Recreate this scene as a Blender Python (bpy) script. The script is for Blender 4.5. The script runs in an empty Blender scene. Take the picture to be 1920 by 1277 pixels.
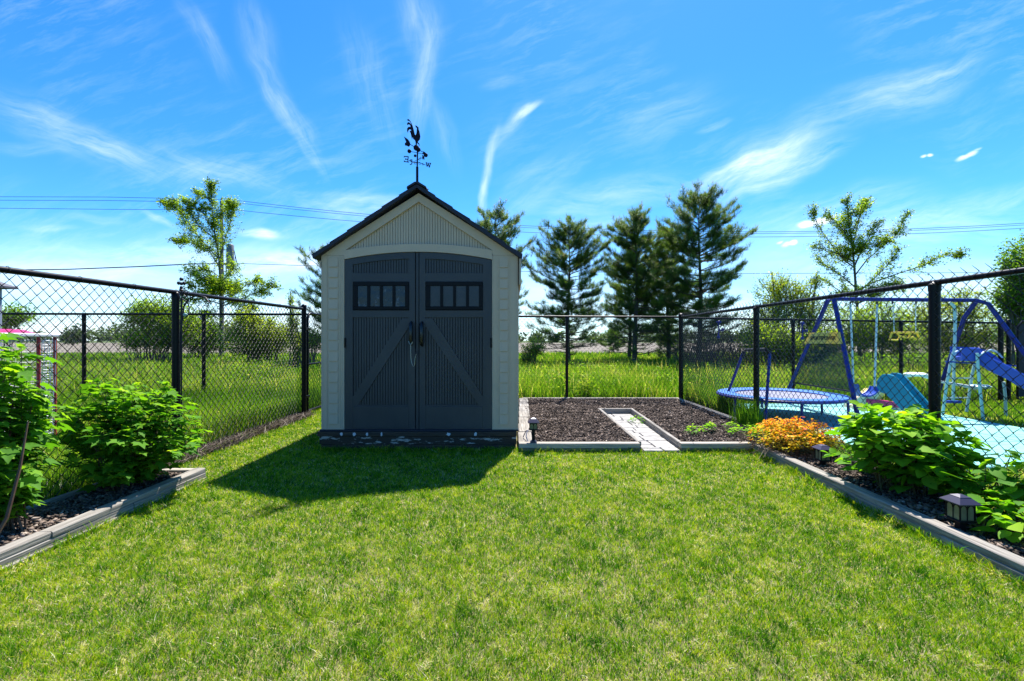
import bpy, math, random
import numpy as np
from mathutils import Vector, Matrix
random.seed(7)
RNG = np.random.default_rng(7)
S = bpy.context.scene
COL = S.collection
CAMH = 1.17
F = 853.33

# ------------------------------------------------------------------ camera
cam_d = bpy.data.cameras.new("camera")
cam_d.lens = 16.0; cam_d.sensor_width = 36.0; cam_d.clip_end = 6000; cam_d.clip_start = 0.02
cam = bpy.data.objects.new("camera", cam_d); COL.objects.link(cam)
cam.location = (0, 0, CAMH); cam.rotation_euler = (math.radians(90), 0, 0)
S.camera = cam

# ------------------------------------------------------------------ light
SUN_EL, SUN_AZ = 60.0, 18.5          # degrees; azimuth measured from +Y towards +X
S.view_settings.view_transform = 'Standard'; S.view_settings.look = 'None'
S.view_settings.gamma = 1.0; S.view_settings.exposure = EXPO = 1.20
S.cycles.max_bounces = 6; S.cycles.transparent_max_bounces = 12
S.cycles.diffuse_bounces = 2; S.cycles.glossy_bounces = 3; S.cycles.transmission_bounces = 4
sun_d = bpy.data.lights.new("sun", 'SUN'); sun_d.energy = 5.0; sun_d.angle = math.radians(0.53)
sun_d.color = (1.0, 0.955, 0.88)
sun = bpy.data.objects.new("sun", sun_d); COL.objects.link(sun)
e, a = math.radians(SUN_EL), math.radians(SUN_AZ)
to_sun = Vector((math.cos(e)*math.sin(a), math.cos(e)*math.cos(a), math.sin(e)))
sun.rotation_euler = to_sun.to_track_quat('Z', 'Y').to_euler()
sun.location = (3, 8, 12)

# ------------------------------------------------------------------ sky
W = bpy.data.worlds.new("World"); S.world = W; W.use_nodes = True
nt = W.node_tree; nt.nodes.clear()
def N(t, **k):
    n = nt.nodes.new(t)
    for q, v in k.items(): setattr(n, q, v)
    return n
def L(a_, b_): nt.links.new(a_, b_)
def M(op, a_, b_=None, c_=None, clamp=False):
    n = N('ShaderNodeMath', operation=op); n.use_clamp = clamp
    for i, v in enumerate((a_, b_, c_)):
        if v is None: continue
        if isinstance(v, (int, float)): n.inputs[i].default_value = v
        else: L(v, n.inputs[i])
    return n.outputs[0]
sky = N('ShaderNodeTexSky', sky_type='NISHITA'); sky.sun_disc = False
sky.sun_elevation = e; sky.sun_rotation = a
sky.air_density = 1.0; sky.dust_density = 0.25; sky.ozone_density = 3.0; sky.altitude = 300
hs = N('ShaderNodeHueSaturation'); hs.inputs['Saturation'].default_value = 1.30
hs.inputs['Hue'].default_value = 0.497
hs.inputs['Value'].default_value = 1.0
L(sky.outputs[0], hs.inputs['Color'])
geo = N('ShaderNodeTexCoord'); sep = N('ShaderNodeSeparateXYZ'); L(geo.outputs['Generated'], sep.inputs[0])
yy = M('MAXIMUM', sep.outputs['Y'], 0.02)
ax = M('DIVIDE', sep.outputs['X'], yy); ez = M('DIVIDE', sep.outputs['Z'], yy)   # tangents of azimuth and elevation
cmb = N('ShaderNodeCombineXYZ'); L(ax, cmb.inputs[0]); L(ez, cmb.inputs[1])
wn = N('ShaderNodeTexNoise'); wn.inputs['Scale'].default_value = 4.5; wn.inputs['Detail'].default_value = 4
L(cmb.outputs[0], wn.inputs['Vector'])
wv = N('ShaderNodeVectorMath', operation='MULTIPLY_ADD'); L(wn.outputs['Color'], wv.inputs[0])
wv.inputs[1].default_value = (0.07, 0.07, 0); wv.inputs[2].default_value = (-0.035, -0.035, 0)
wa = N('ShaderNodeVectorMath', operation='ADD'); L(cmb.outputs[0], wa.inputs[0]); L(wv.outputs[0], wa.inputs[1])
_nz = {}
def streaks(ang, ny):
    """torn, stretched noise along one direction of the sky, shared by all the wisps that run that way"""
    k = (round(ang/20)*20, ny > 11)
    if k not in _nz:
        mp = N('ShaderNodeMapping', vector_type='TEXTURE'); mp.inputs['Rotation'].default_value = (0, 0, math.radians(k[0])); L(wa.outputs[0], mp.inputs['Vector'])
        nm = N('ShaderNodeVectorMath', operation='MULTIPLY_ADD'); L(mp.outputs[0], nm.inputs[0])
        nm.inputs[1].default_value = (3.6, 26 if k[1] else 17, 1); nm.inputs[2].default_value = (k[0]*.37+5, k[0]*.11, 0)
        no = N('ShaderNodeTexNoise'); no.inputs['Scale'].default_value = 1.6; no.inputs['Detail'].default_value = 6
        no.inputs['Roughness'].default_value = 0.68; L(nm.outputs[0], no.inputs['Vector'])
        _nz[k] = no.outputs['Fac']
    return _nz[k]
def wisp(px, py, ang, length, width, amt, nscale=(2.2, 16), lo=0.30, hi=0.92, seed=0.0):
    """one cirrus streak: centre, direction and size as angles across the sky"""
    mp = N('ShaderNodeMapping', vector_type='TEXTURE')
    mp.inputs['Location'].default_value = ((px-960)/F, (638.5-py)/F, 0)
    mp.inputs['Rotation'].default_value = (0, 0, math.radians(ang)); mp.inputs['Scale'].default_value = (length/F, width/F, 1)
    L(wa.outputs[0], mp.inputs['Vector'])
    ln = N('ShaderNodeVectorMath', operation='LENGTH'); L(mp.outputs[0], ln.inputs[0])
    mr = N('ShaderNodeMapRange', interpolation_type='SMOOTHERSTEP')
    L(ln.outputs['Value'], mr.inputs[0]); mr.inputs[1].default_value = 1.0; mr.inputs[2].default_value = 0.0
    m2 = N('ShaderNodeMapRange'); L(streaks(ang, nscale[1]), m2.inputs[0])
    m2.inputs[1].default_value = lo; m2.inputs[2].default_value = hi
    return M('MULTIPLY', M('MULTIPLY', mr.outputs[0], m2.outputs[0]), amt*.85)
wisps = [
 (100, 235, -28, 230, 62, .42, (2, 12)), (200, 275, -24, 150, 40, .30, (2, 12)), (60, 275, -6, 150, 22, .22, (2, 12)),
 (385, 75, -55, 130, 34, .28, (3, 12)), (480, 60, -72, 120, 50, .24, (3, 10)), (505, 145, -62, 120, 34, .28, (3, 14)),
 (545, 215, -52, 120, 26, .44, (3, 14)), (590, 290, -60, 90, 18, .36, (3, 14)),
 (430, 325, -18, 190, 42, .34, (2, 14)), (300, 305, -16, 220, 50, .20, (2, 12)),
 (790, 40, -75, 110, 60, .40, (3, 10)), (800, 120, 84, 130, 34, .34, (3, 14)), (790, 200, 78, 110, 26, .30, (3, 14)),
 (700, 150, -70, 190, 60, .20, (2, 12)), (830, 250, -72, 120, 30, .22, (3, 14)),
 (955, 238, 50, 80, 20, .52, (3, 10), .25, .9), (918, 300, 76, 90, 16, .50, (3, 10), .25, .8), (905, 370, 88, 75, 13, .42, (3, 10), .25, .6), (985, 208, 38, 50, 10, .8, (3, 10), .2, .55),
 (940, 160, 20, 60, 20, .28, (3, 12)), (1240, 215, 28, 170, 60, .24, (2, 14)), (1340, 230, 16, 50, 12, .5, (3, 12)),
 (1430, 300, 22, 190, 42, .80, (2.4, 9), .3, .85), (1480, 320, 24, 190, 36, .75, (2.4, 12), .32, .85), (1400, 330, 30, 220, 60, .45, (2, 12)),
 (1560, 220, 26, 300, 60, .34, (2, 14)), (1720, 170, 22, 190, 60, .42, (2, 14)), (1780, 130, 14, 150, 30, .30, (2, 14)),
 (1140, 370, 10, 280, 60, .45, (2, 10)), (1000, 350, 40, 190, 60, .26, (2, 10)), (1090, 430, 6, 150, 28, .55, (2, 8)),
 (1800, 390, 12, 300, 46, .50, (2, 14)), (1560, 400, 14, 280, 60, .45, (2, 12)), (1700, 440, 6, 420, 60, .50, (2, 12)),
 (700, 390, -6, 180, 34, .70, (2, 9)), (640, 405, -14, 120, 24, .4, (2, 9)),
 (480, 443, -6, 60, 14, .85, (3, 10), .25, .6), (560, 430, 20, 80, 20, .4, (3, 12)), (300, 405, -22, 60, 12, .55, (3, 12)), (90, 425, -4, 80, 10, .5, (3, 12)), (180, 410, -4, 80, 12, .4, (3, 12)),
 (330, 480, -3, 420, 36, .7, (2, 9)), (600, 490, 0, 300, 30, .95, (2, 8)), (150, 505, -4, 320, 30, .6, (2, 9)),
 (1806, 284, 22, 20, 7, 1.5, (6, 10), .3, .6), (1822, 276, 18, 17, 8, 1.5, (6, 10), .3, .6), (1832, 268, 10, 12, 4, 1.0, (6, 10), .3, .6),
 (1736, 290, 14, 10, 5, 1.1, (6, 10), .3, .6), (1748, 287, 20, 9, 5, 1.3, (6, 10), .3, .6),
 (1512, 425, 8, 26, 10, 1.6, (5, 9), .3, .6), (1540, 420, 14, 24, 12, 1.4, (5, 9), .3, .6), (1560, 412, 20, 30, 10, .8, (5, 9), .3, .6),
 (1474, 462, 8, 14, 6, 1.4, (6, 10), .3, .6), (1488, 459, 14, 12, 6, 1.4, (6, 10), .3, .6), (1462, 458, 14, 10, 4, .8, (6, 10), .3, .6),
]
tot = None
for i, w_ in enumerate(wisps):
    o_ = wisp(*w_, seed=i*3.7)
    tot = o_ if tot is None else M('ADD', tot, o_)
# thin milky band of far cloud low over the horizon
hb = N('ShaderNodeMapRange', interpolation_type='SMOOTHSTEP'); L(ez, hb.inputs[0])
hb.inputs[1].default_value = 0.30; hb.inputs[2].default_value = -0.06
hn = N('ShaderNodeVectorMath', operation='MULTIPLY'); L(wa.outputs[0], hn.inputs[0]); hn.inputs[1].default_value = (1.6, 9, 0)
hno = N('ShaderNodeTexNoise'); hno.inputs['Scale'].default_value = 1.4; hno.inputs['Detail'].default_value = 5; L(hn.outputs[0], hno.inputs['Vector'])
hm = N('ShaderNodeMapRange'); L(hno.outputs['Fac'], hm.inputs[0]); hm.inputs[1].default_value = .12; hm.inputs[2].default_value = .66
band = M('MULTIPLY', M('MULTIPLY', hb.outputs[0], hm.outputs[0]), 0.95)
front = N('ShaderNodeMapRange'); L(sep.outputs['Y'], front.inputs[0]); front.inputs[1].default_value = 0.0; front.inputs[2].default_value = 0.15
vl = N('ShaderNodeMapRange'); L(streaks(20, 10), vl.inputs[0]); vl.inputs[1].default_value = .46; vl.inputs[2].default_value = 1.0
vb = N('ShaderNodeTexNoise'); vb.inputs['Scale'].default_value = 2.1; vb.inputs['Detail'].default_value = 2; L(cmb.outputs[0], vb.inputs['Vector'])
vm_ = N('ShaderNodeMapRange'); L(vb.outputs['Fac'], vm_.inputs[0]); vm_.inputs[1].default_value = .42; vm_.inputs[2].default_value = .62
tot = M('ADD', tot, M('MULTIPLY', M('MULTIPLY', vl.outputs[0], vm_.outputs[0]), .27))
mask = M('MULTIPLY', M('MINIMUM', M('ADD', tot, band), 0.96), front.outputs[0], clamp=True)
mx = N('ShaderNodeMix', data_type='RGBA'); L(mask, mx.inputs['Factor'])
sg = N('ShaderNodeVectorMath', operation='MULTIPLY'); L(hs.outputs[0], sg.inputs[0]); sg.inputs[1].default_value = (.50, .84, 1.08)
L(sg.outputs[0], mx.inputs['A']); mx.inputs['B'].default_value = (6.2, 6.9, 7.6, 1)
bg = N('ShaderNodeBackground'); bg.inputs['Strength'].default_value = 0.10
L(mx.outputs['Result'], bg.inputs['Color'])
W.cycles.sampling_method = 'MANUAL'; W.cycles.sample_map_resolution = 512
wo = N('ShaderNodeOutputWorld'); L(bg.outputs[0], wo.inputs[0])

# ------------------------------------------------------------------ materials
def mat(name, col, col2=None, rough=0.6, nscale=8, nstretch=(1, 1, 1), bump=0.0, bscale=None, metal=0.0, spec=0.4,
        lo=0.35, hi=0.65, coat=0.0, coords='Object'):
    m = bpy.data.materials.new(name); m.use_nodes = True
    t = m.node_tree; b = t.nodes['Principled BSDF']
    b.inputs['Base Color'].default_value = (*col, 1); b.inputs['Roughness'].default_value = rough
    b.inputs['Metallic'].default_value = metal; b.inputs['Specular IOR Level'].default_value = spec
    b.inputs['Coat Weight'].default_value = coat
    tc = t.nodes.new('ShaderNodeTexCoord'); mp = t.nodes.new('ShaderNodeMapping'); mp.inputs['Scale'].default_value = nstretch
    t.links.new(tc.outputs[coords], mp.inputs[0])
    if col2 is not None:
        n = t.nodes.new('ShaderNodeTexNoise'); n.inputs['Scale'].default_value = nscale; n.inputs['Detail'].default_value = 6
        n.inputs['Roughness'].default_value = .65
        t.links.new(mp.outputs[0], n.inputs['Vector'])
        r = t.nodes.new('ShaderNodeValToRGB'); r.color_ramp.elements[0].position = lo; r.color_ramp.elements[1].position = hi
        r.color_ramp.elements[0].color = (*col, 1); r.color_ramp.elements[1].color = (*col2, 1)
        t.links.new(n.outputs['Fac'], r.inputs[0]); t.links.new(r.outputs[0], b.inputs['Base Color'])
    if bump:
        n2 = t.nodes.new('ShaderNodeTexNoise'); n2.inputs['Scale'].default_value = bscale or nscale*2; n2.inputs['Detail'].default_value = 6
        t.links.new(mp.outputs[0], n2.inputs['Vector'])
        bp = t.nodes.new('ShaderNodeBump'); bp.inputs['Strength'].default_value = bump; bp.inputs['Distance'].default_value = 0.01
        t.links.new(n2.outputs['Fac'], bp.inputs['Height']); t.links.new(bp.outputs[0], b.inputs['Normal'])
    return m

def leafmat(name, stops, trans=0.4, rough=0.5, tboost=(1.7, 1.8, .7), spec=0.12):
    """stops: list of (pos, rgb) read by the per-leaf 'tint' attribute"""
    m = bpy.data.materials.new(name); m.use_nodes = True
    t = m.node_tree; b = t.nodes['Principled BSDF']; out = t.nodes['Material Output']
    at = t.nodes.new('ShaderNodeAttribute'); at.attribute_name = 'tint'
    r = t.nodes.new('ShaderNodeValToRGB'); cr = r.color_ramp
    cr.elements[0].position = stops[0][0]; cr.elements[0].color = (*stops[0][1], 1)
    cr.elements[1].position = stops[-1][0]; cr.elements[1].color = (*stops[-1][1], 1)
    for p_, c_ in stops[1:-1]:
        el = cr.elements.new(p_); el.color = (*c_, 1)
    t.links.new(at.outputs['Fac'], r.inputs[0]); t.links.new(r.outputs[0], b.inputs['Base Color'])
    b.inputs['Roughness'].default_value = rough; b.inputs['Specular IOR Level'].default_value = spec
    tr = t.nodes.new('ShaderNodeBsdfTranslucent')
    vm = t.nodes.new('ShaderNodeVectorMath'); vm.operation = 'MULTIPLY'; vm.inputs[1].default_value = tboost
    t.links.new(r.outputs[0], vm.inputs[0]); t.links.new(vm.outputs[0], tr.inputs['Color'])
    ms = t.nodes.new('ShaderNodeMixShader'); ms.inputs[0].default_value = trans
    t.links.new(b.outputs[0], ms.inputs[1]); t.links.new(tr.outputs[0], ms.inputs[2]); t.links.new(ms.outputs[0], out.inputs['Surface'])
    return m

MAT = {}
MAT['black'] = mat('black_coated_steel', (.003, .003, .005), rough=.38, spec=.18)
MAT['wire'] = mat('black_vinyl_wire', (.005, .005, .006), rough=.45, spec=.35)
MAT['iron'] = mat('black_iron', (.012, .012, .02), rough=.5, metal=.3)
MAT['vane'] = mat('painted_vane_metal', (.006, .006, .022), rough=.75, spec=.15)
MAT['siding'] = mat('taupe_resin_siding', (.47, .352, .262), (.51, .385, .29), rough=.62, nscale=2.5, bump=.05, bscale=120)
MAT['door'] = mat('dark_grey_resin_door', (.030, .030, .037), (.044, .043, .050), rough=.5, nscale=2.2, nstretch=(1, 1, .6), bump=.05, bscale=150)
MAT['groove'] = mat('dark_groove', (.003, .003, .005), rough=.8)
MAT['gablegroove'] = mat('siding_groove', (.055, .045, .04), rough=.9)
MAT['roof'] = mat('dark_blue_resin_roof', (.010, .010, .022), (.016, .016, .032), rough=.6, nscale=20, bump=.2)
MAT['winframe'] = mat('black_window_frame', (.004, .004, .007), rough=.5, spec=.15)
MAT['handle'] = mat('black_handle', (.006, .006, .010), rough=.25)
MAT['glass'] = mat('dusty_window_glass', (.024, .024, .034), (.044, .040, .052), rough=.25, nscale=3, bump=.02, spec=.3)
MAT['glassfilm'] = mat('crinkled_plastic_highlights', (.010, .014, .026), (.17, .165, .21), rough=.25, nscale=7, nstretch=(1.5, 1, 1), bump=.6, bscale=9, lo=.55, hi=.68, spec=.4)  # pale blotches are highlights on the crinkled plastic, painted into the colour
def timber(name, ax_, c1=(.20, .19, .18), c2=(.40, .39, .37)):
    st = {'x': (1.2, 26, 26), 'y': (26, 1.2, 26)}[ax_]
    return mat(name, c1, c2, rough=.85, nscale=2.2, nstretch=st, bump=.5, bscale=3, lo=.30, hi=.70)
MAT['wood_x'] = timber('weathered_timber_x', 'x', (.20, .175, .14), (.46, .41, .35))
MAT['wood_y'] = timber('weathered_timber_y', 'y', (.085, .075, .062), (.36, .33, .29))
MAT['wood_front'] = timber('brown_stained_timber', 'x', (.10, .085, .04), (.26, .21, .11))
MAT['seam'] = mat('timber_seam', (.02, .018, .015), rough=.9)
MAT['peel'] = mat('peeling_brown_paint', (.042, .026, .018), (.36, .33, .31), rough=.8, nscale=3.0, nstretch=(2.6, 6, 10), bump=.5, lo=.565, hi=.60)
MAT['dirtwood'] = mat('dark_brown_plank', (.030, .018, .013), (.075, .05, .035), rough=.8, nscale=4, nstretch=(1, 8, 12), bump=.5)
MAT['splat'] = mat('white_spatter', (.55, .54, .60), rough=.8)
MAT['soil'] = mat('dark_soil', (.030, .022, .018), (.085, .062, .052), rough=.95, nscale=30, bump=1.0, bscale=60)
MAT['paver'] = mat('concrete_pavers', (.26, .245, .225), (.42, .40, .37), rough=.85, nscale=14, bump=.25)
MAT['joint'] = mat('paver_joint_sand', (.05, .045, .03), (.12, .10, .07), rough=.95, nscale=40)
MAT['bark'] = mat('grey_brown_bark', (.045, .036, .030), (.11, .09, .075), rough=.9, nscale=12, nstretch=(1, 1, .2), bump=.6)
MAT['bark2'] = mat('smooth_grey_bark', (.060, .052, .045), (.13, .12, .105), rough=.85, nscale=12, nstretch=(1, 1, .3), bump=.4)
MAT['stem'] = mat('green_brown_stem', (.07, .075, .025), (.10, .06, .03), rough=.7, nscale=10)
MAT['twig'] = mat('red_brown_cane', (.075, .035, .022), (.11, .07, .04), rough=.7, nscale=10)
MAT['blue'] = mat('royal_blue_tube', (.005, .015, .19), rough=.4)
MAT['blueplastic'] = mat('blue_slide_plastic', (.035, .08, .42), rough=.32)
MAT['skypad'] = mat('light_blue_vinyl', (.035, .17, .55), rough=.4)
MAT['matgrey'] = mat('trampoline_mat', (.16, .17, .26), rough=.6)
MAT['yellow'] = mat('yellow_plastic', (.85, .58, .05), rough=.4)
MAT['panel'] = mat('pale_yellow_panel', (.85, .76, .30), (.90, .68, .06), rough=.5, nscale=1.6)
_t = MAT['panel'].node_tree; _tr = _t.nodes.new('ShaderNodeBsdfTranslucent'); _tr.inputs[0].default_value = (.85, .68, .14, 1); _ms = _t.nodes.new('ShaderNodeMixShader'); _ms.inputs[0].default_value = .45
_t.links.new(_t.nodes['Principled BSDF'].outputs[0], _ms.inputs[1]); _t.links.new(_tr.outputs[0], _ms.inputs[2]); _t.links.new(_ms.outputs[0], _t.nodes['Material Output'].inputs[0])
MAT['ink'] = mat('black_ink', (.01, .01, .01), rough=.6)
MAT['whitepaint'] = mat('white_tube', (.62, .68, .70), rough=.4)
MAT['aquatube'] = mat('pale_aqua_tube', (.40, .58, .58), rough=.4)
MAT['teal'] = mat('teal_plastic', (.012, .21, .32), (.016, .24, .36), rough=.35, nscale=3)
MAT['cream'] = mat('cream_plastic', (.62, .58, .40), rough=.5)
MAT['lemon'] = mat('lemon_plastic', (.60, .50, .16), rough=.5)
MAT['pink'] = mat('magenta_plastic', (.50, .03, .14), rough=.4)
MAT['patio'] = mat('turquoise_painted_concrete', (.085, .31, .30), (.19, .50, .48), rough=.75, nscale=2.6, nstretch=(1, 2.2, 1), bump=.15, lo=.28, hi=.55)
MAT['cap'] = mat('lantern_cap', (.05, .045, .075), rough=.35, metal=.2)
MAT['lglass'] = mat('frosted_lantern_glass', (.11, .12, .075), (.20, .215, .13), rough=.3, nscale=9)
MAT['cable'] = mat('grey_cable', (.22, .22, .27), rough=.5)
MAT['steel'] = mat('bright_wire_rope', (.45, .45, .42), rough=.35, metal=.7)
MAT['pole'] = mat('weathered_pole_wood', (.16, .14, .12), (.24, .22, .20), rough=.9, nscale=6, nstretch=(4, 4, .3), bump=.3)
MAT['greysteel'] = mat('grey_painted_tank', (.13, .14, .15), rough=.5)
MAT['powerline'] = mat('dark_power_line', (.012, .014, .02), rough=.7)
MAT['whitevinyl'] = mat('white_vinyl', (.68, .69, .72), rough=.5)
MAT['redpaint'] = mat('worn_red_paint', (.34, .03, .035), rough=.5)
MAT['greywall'] = mat('pale_grey_siding', (.36, .37, .44), rough=.6)
MAT['darkroof'] = mat('grey_roof_edge', (.10, .10, .12), rough=.7)
MAT['tarp'] = mat('black_tarp', (.006, .008, .018), (.012, .014, .03), rough=.6, nscale=4, bump=.3, bscale=5)
MAT['deadtwig'] = mat('dry_twig', (.10, .085, .07), rough=.9)
# translucent netting
m = bpy.data.materials.new('dark_green_netting'); m.use_nodes = True
t_ = m.node_tree; b_ = t_.nodes['Principled BSDF']; b_.inputs['Base Color'].default_value = (.01, .035, .03, 1); b_.inputs['Roughness'].default_value = .8
tp = t_.nodes.new('ShaderNodeBsdfTransparent'); ms = t_.nodes.new('ShaderNodeMixShader'); ms.inputs[0].default_value = .45
t_.links.new(tp.outputs[0], ms.inputs[1]); t_.links.new(b_.outputs[0], ms.inputs[2]); t_.links.new(ms.outputs[0], t_.nodes['Material Output'].inputs[0])
MAT['net'] = m

MAT['lawnblade'] = leafmat('lawn_blades', [(0, (.022, .110, .004)), (.28, (.080, .225, .005)), (.55, (.245, .385, .008)), (.74, (.41, .45, .025)), (.88, (.60, .54, .24)), (1, (.80, .74, .58))], trans=.42, rough=.65, tboost=(1.4, 1.45, .5))
MAT['fieldblade'] = leafmat('field_grass_blades', [(0, (.040, .11, .014)), (.35, (.095, .22, .018)), (.7, (.20, .35, .028)), (.9, (.40, .42, .10)), (1, (.58, .53, .30))], trans=.48, rough=.6, tboost=(1.5, 1.5, .45))
MAT['currant'] = leafmat('currant_leaves', [(0, (.035, .14, .012)), (.5, (.10, .27, .020)), (.8, (.22, .42, .026)), (1, (.42, .58, .03))], trans=.50, rough=.65, spec=.16, tboost=(1.5, 1.45, .4))
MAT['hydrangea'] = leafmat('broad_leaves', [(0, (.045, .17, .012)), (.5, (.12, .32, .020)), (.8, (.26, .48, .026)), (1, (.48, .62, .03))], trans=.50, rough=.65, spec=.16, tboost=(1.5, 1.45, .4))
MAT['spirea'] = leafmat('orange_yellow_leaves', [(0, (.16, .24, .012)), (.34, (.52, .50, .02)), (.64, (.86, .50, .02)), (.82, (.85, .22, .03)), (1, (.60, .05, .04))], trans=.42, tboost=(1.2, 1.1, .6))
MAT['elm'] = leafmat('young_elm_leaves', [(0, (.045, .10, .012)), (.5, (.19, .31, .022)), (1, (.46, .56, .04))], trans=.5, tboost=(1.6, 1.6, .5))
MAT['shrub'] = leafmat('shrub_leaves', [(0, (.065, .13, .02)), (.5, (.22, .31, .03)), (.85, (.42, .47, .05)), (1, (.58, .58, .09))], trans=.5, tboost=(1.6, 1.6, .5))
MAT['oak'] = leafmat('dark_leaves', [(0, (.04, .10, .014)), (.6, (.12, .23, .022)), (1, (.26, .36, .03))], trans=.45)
MAT['pine'] = leafmat('pine_needles', [(0, (.020, .055, .018)), (.5, (.088, .170, .030)), (.85, (.23, .33, .04)), (1, (.34, .28, .09))], trans=.32, rough=.5, tboost=(1.5, 1.5, .6))
MAT['chips'] = leafmat('bark_chips', [(0, (.028, .021, .017)), (.45, (.105, .080, .064)), (.75, (.23, .175, .142)), (1, (.48, .41, .35))], trans=0.0, rough=.85)
MAT['farwood'] = leafmat('far_wood_leaves', [(0, (.045, .075, .050)), (.6, (.085, .125, .070)), (1, (.15, .20, .08))], trans=.3)

# ------------------------------------------------------------------ mesh building
def place(o, parent):
    COL.objects.link(o)
    if parent is not None: o.parent = parent
def org(parent):
    p = Vector((0, 0, 0))
    while parent is not None:
        p += parent.location; parent = parent.parent
    return p
def tag(o, label=None, cat=None, group=None, kind=None):
    if label: o['label'] = label
    if cat: o['category'] = cat
    if group: o['group'] = group
    if kind: o['kind'] = kind
    return o
def empty(name, loc, label, cat, group=None):
    o = bpy.data.objects.new(name, None); o.location = loc; o.empty_display_size = .1
    COL.objects.link(o); return tag(o, label, cat, group)

class MB:
    def __init__(s): s.v = []; s.f = []
    def add(s, vs, fs):
        b = len(s.v); s.v += [tuple(q) for q in vs]; s.f += [tuple(b+i for i in f) for f in fs]; return s
    def box(s, x0, x1, y0, y1, z0, z1, ch=0.0):
        if x0 > x1: x0, x1 = x1, x0
        if y0 > y1: y0, y1 = y1, y0
        if z0 > z1: z0, z1 = z1, z0
        if ch <= 0:
            return s.add([(x0,y0,z0),(x1,y0,z0),(x1,y1,z0),(x0,y1,z0),(x0,y0,z1),(x1,y0,z1),(x1,y1,z1),(x0,y1,z1)],
                  [(0,3,2,1),(4,5,6,7),(0,1,5,4),(1,2,6,5),(2,3,7,6),(3,0,4,7)])
        c = min(ch, (x1-x0)*.45, (y1-y0)*.45, (z1-z0)*.45)
        # chamfered box: 24 verts
        vs = []; idx = {}
        for i, x in enumerate((x0, x1)):
            for j, y in enumerate((y0, y1)):
                for k, z in enumerate((z0, z1)):
                    sx, sy, sz = (1, -1)[i], (1, -1)[j], (1, -1)[k]
                    for a_, p in enumerate(((x, y+sy*c, z+sz*c), (x+sx*c, y, z+sz*c), (x+sx*c, y+sy*c, z))):
                        idx[(i, j, k, a_)] = len(vs); vs.append(p)
        g = lambda i, j, k, a_: idx[(i, j, k, a_)]
        fs = []
        for i in (0, 1):
            f = [g(i,0,0,0), g(i,1,0,0), g(i,1,1,0), g(i,0,1,0)]; fs.append(f if i else f[::-1])
            f = [g(0,i,0,1), g(0,i,1,1), g(1,i,1,1), g(1,i,0,1)]; fs.append(f if i else f[::-1])
            f = [g(0,0,i,2), g(1,0,i,2), g(1,1,i,2), g(0,1,i,2)]; fs.append(f if i else f[::-1])
        for p in (0, 1):
            for q in (0, 1):
                fs.append([g(0,p,q,1), g(1,p,q,1), g(1,p,q,2), g(0,p,q,2)])
                fs.append([g(p,0,q,0), g(p,1,q,0), g(p,1,q,2), g(p,0,q,2)])
                fs.append([g(p,q,0,0), g(p,q,1,0), g(p,q,1,1), g(p,q,0,1)])
        for i in (0, 1):
            for j in (0, 1):
                for k in (0, 1): fs.append([g(i,j,k,0), g(i,j,k,1), g(i,j,k,2)])
        return s.add(vs, fs)
    def tube(s, pts, r, n=8, cap=True):
        pts = [Vector(p) for p in pts]; m_ = len(pts)
        rr = r if isinstance(r, (list, tuple)) else [r]*m_
        vs = []; up = None
        for i, p in enumerate(pts):
            d = (pts[min(i+1, m_-1)]-pts[max(i-1, 0)])
            if d.length < 1e-9: d = Vector((0, 0, 1))
            d.normalize()
            if up is None: up = Vector((0, 0, 1)) if abs(d.z) < .9 else Vector((1, 0, 0))
            sd = d.cross(up)
            if sd.length < 1e-6: sd = d.cross(Vector((0, 1, 0)))
            sd.normalize(); up = sd.cross(d).normalized()
            for k in range(n):
                an = 2*math.pi*k/n
                vs.append(p + (sd*math.cos(an)+up*math.sin(an))*rr[i])
        fs = [(i*n+k, i*n+(k+1) % n, (i+1)*n+(k+1) % n, (i+1)*n+k) for i in range(m_-1) for k in range(n)]
        if cap: fs += [tuple(range(n))[::-1], tuple((m_-1)*n+k for k in range(n))]
        return s.add(vs, fs)
    def plate(s, poly, y0, y1):
        """outline in (x, z), thickness along y"""
        n = len(poly)
        vs = [(p[0], y0, p[1]) for p in poly]+[(p[0], y1, p[1]) for p in poly]
        fs = [tuple(range(n)), tuple(range(n, 2*n))[::-1]]+[(i, n+i, n+(i+1) % n, (i+1) % n) for i in range(n)]
        return s.add(vs, fs)
    def prism(s, poly, z0, z1):
        n = len(poly)
        vs = [(p[0], p[1], z0) for p in poly]+[(p[0], p[1], z1) for p in poly]
        fs = [tuple(range(n))[::-1], tuple(range(n, 2*n))]+[(i, (i+1) % n, n+(i+1) % n, n+i) for i in range(n)]
        return s.add(vs, fs)
    def beam(s, p0, p1, w, h, z0, ch=.006):
        """horizontal beam between two ground points"""
        a_, b_ = Vector((*p0, 0)), Vector((*p1, 0)); d = (b_-a_).normalized(); sd = Vector((-d.y, d.x, 0))*w/2
        c = ch; prof = [(-1, 0, 0), (1, 0, 0), (1, 1, 0), (1, 1, 1), (-1, 1, 1), (-1, 1, 0)]
        ring = [(-w/2, 0), (w/2, 0), (w/2, h-c), (w/2-c, h), (-w/2+c, h), (-w/2, h-c)]
        sn = Vector((-d.y, d.x, 0)); vs = []
        for q in (a_, b_):
            for u, z in ring: vs.append(q+sn*u+Vector((0, 0, z0+z)))
        n = 6; fs = [tuple(range(n)), tuple(range(n, 2*n))[::-1]]+[(i, n+i, n+(i+1) % n, (i+1) % n) for i in range(n)]
        return s.add(vs, fs)
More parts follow.
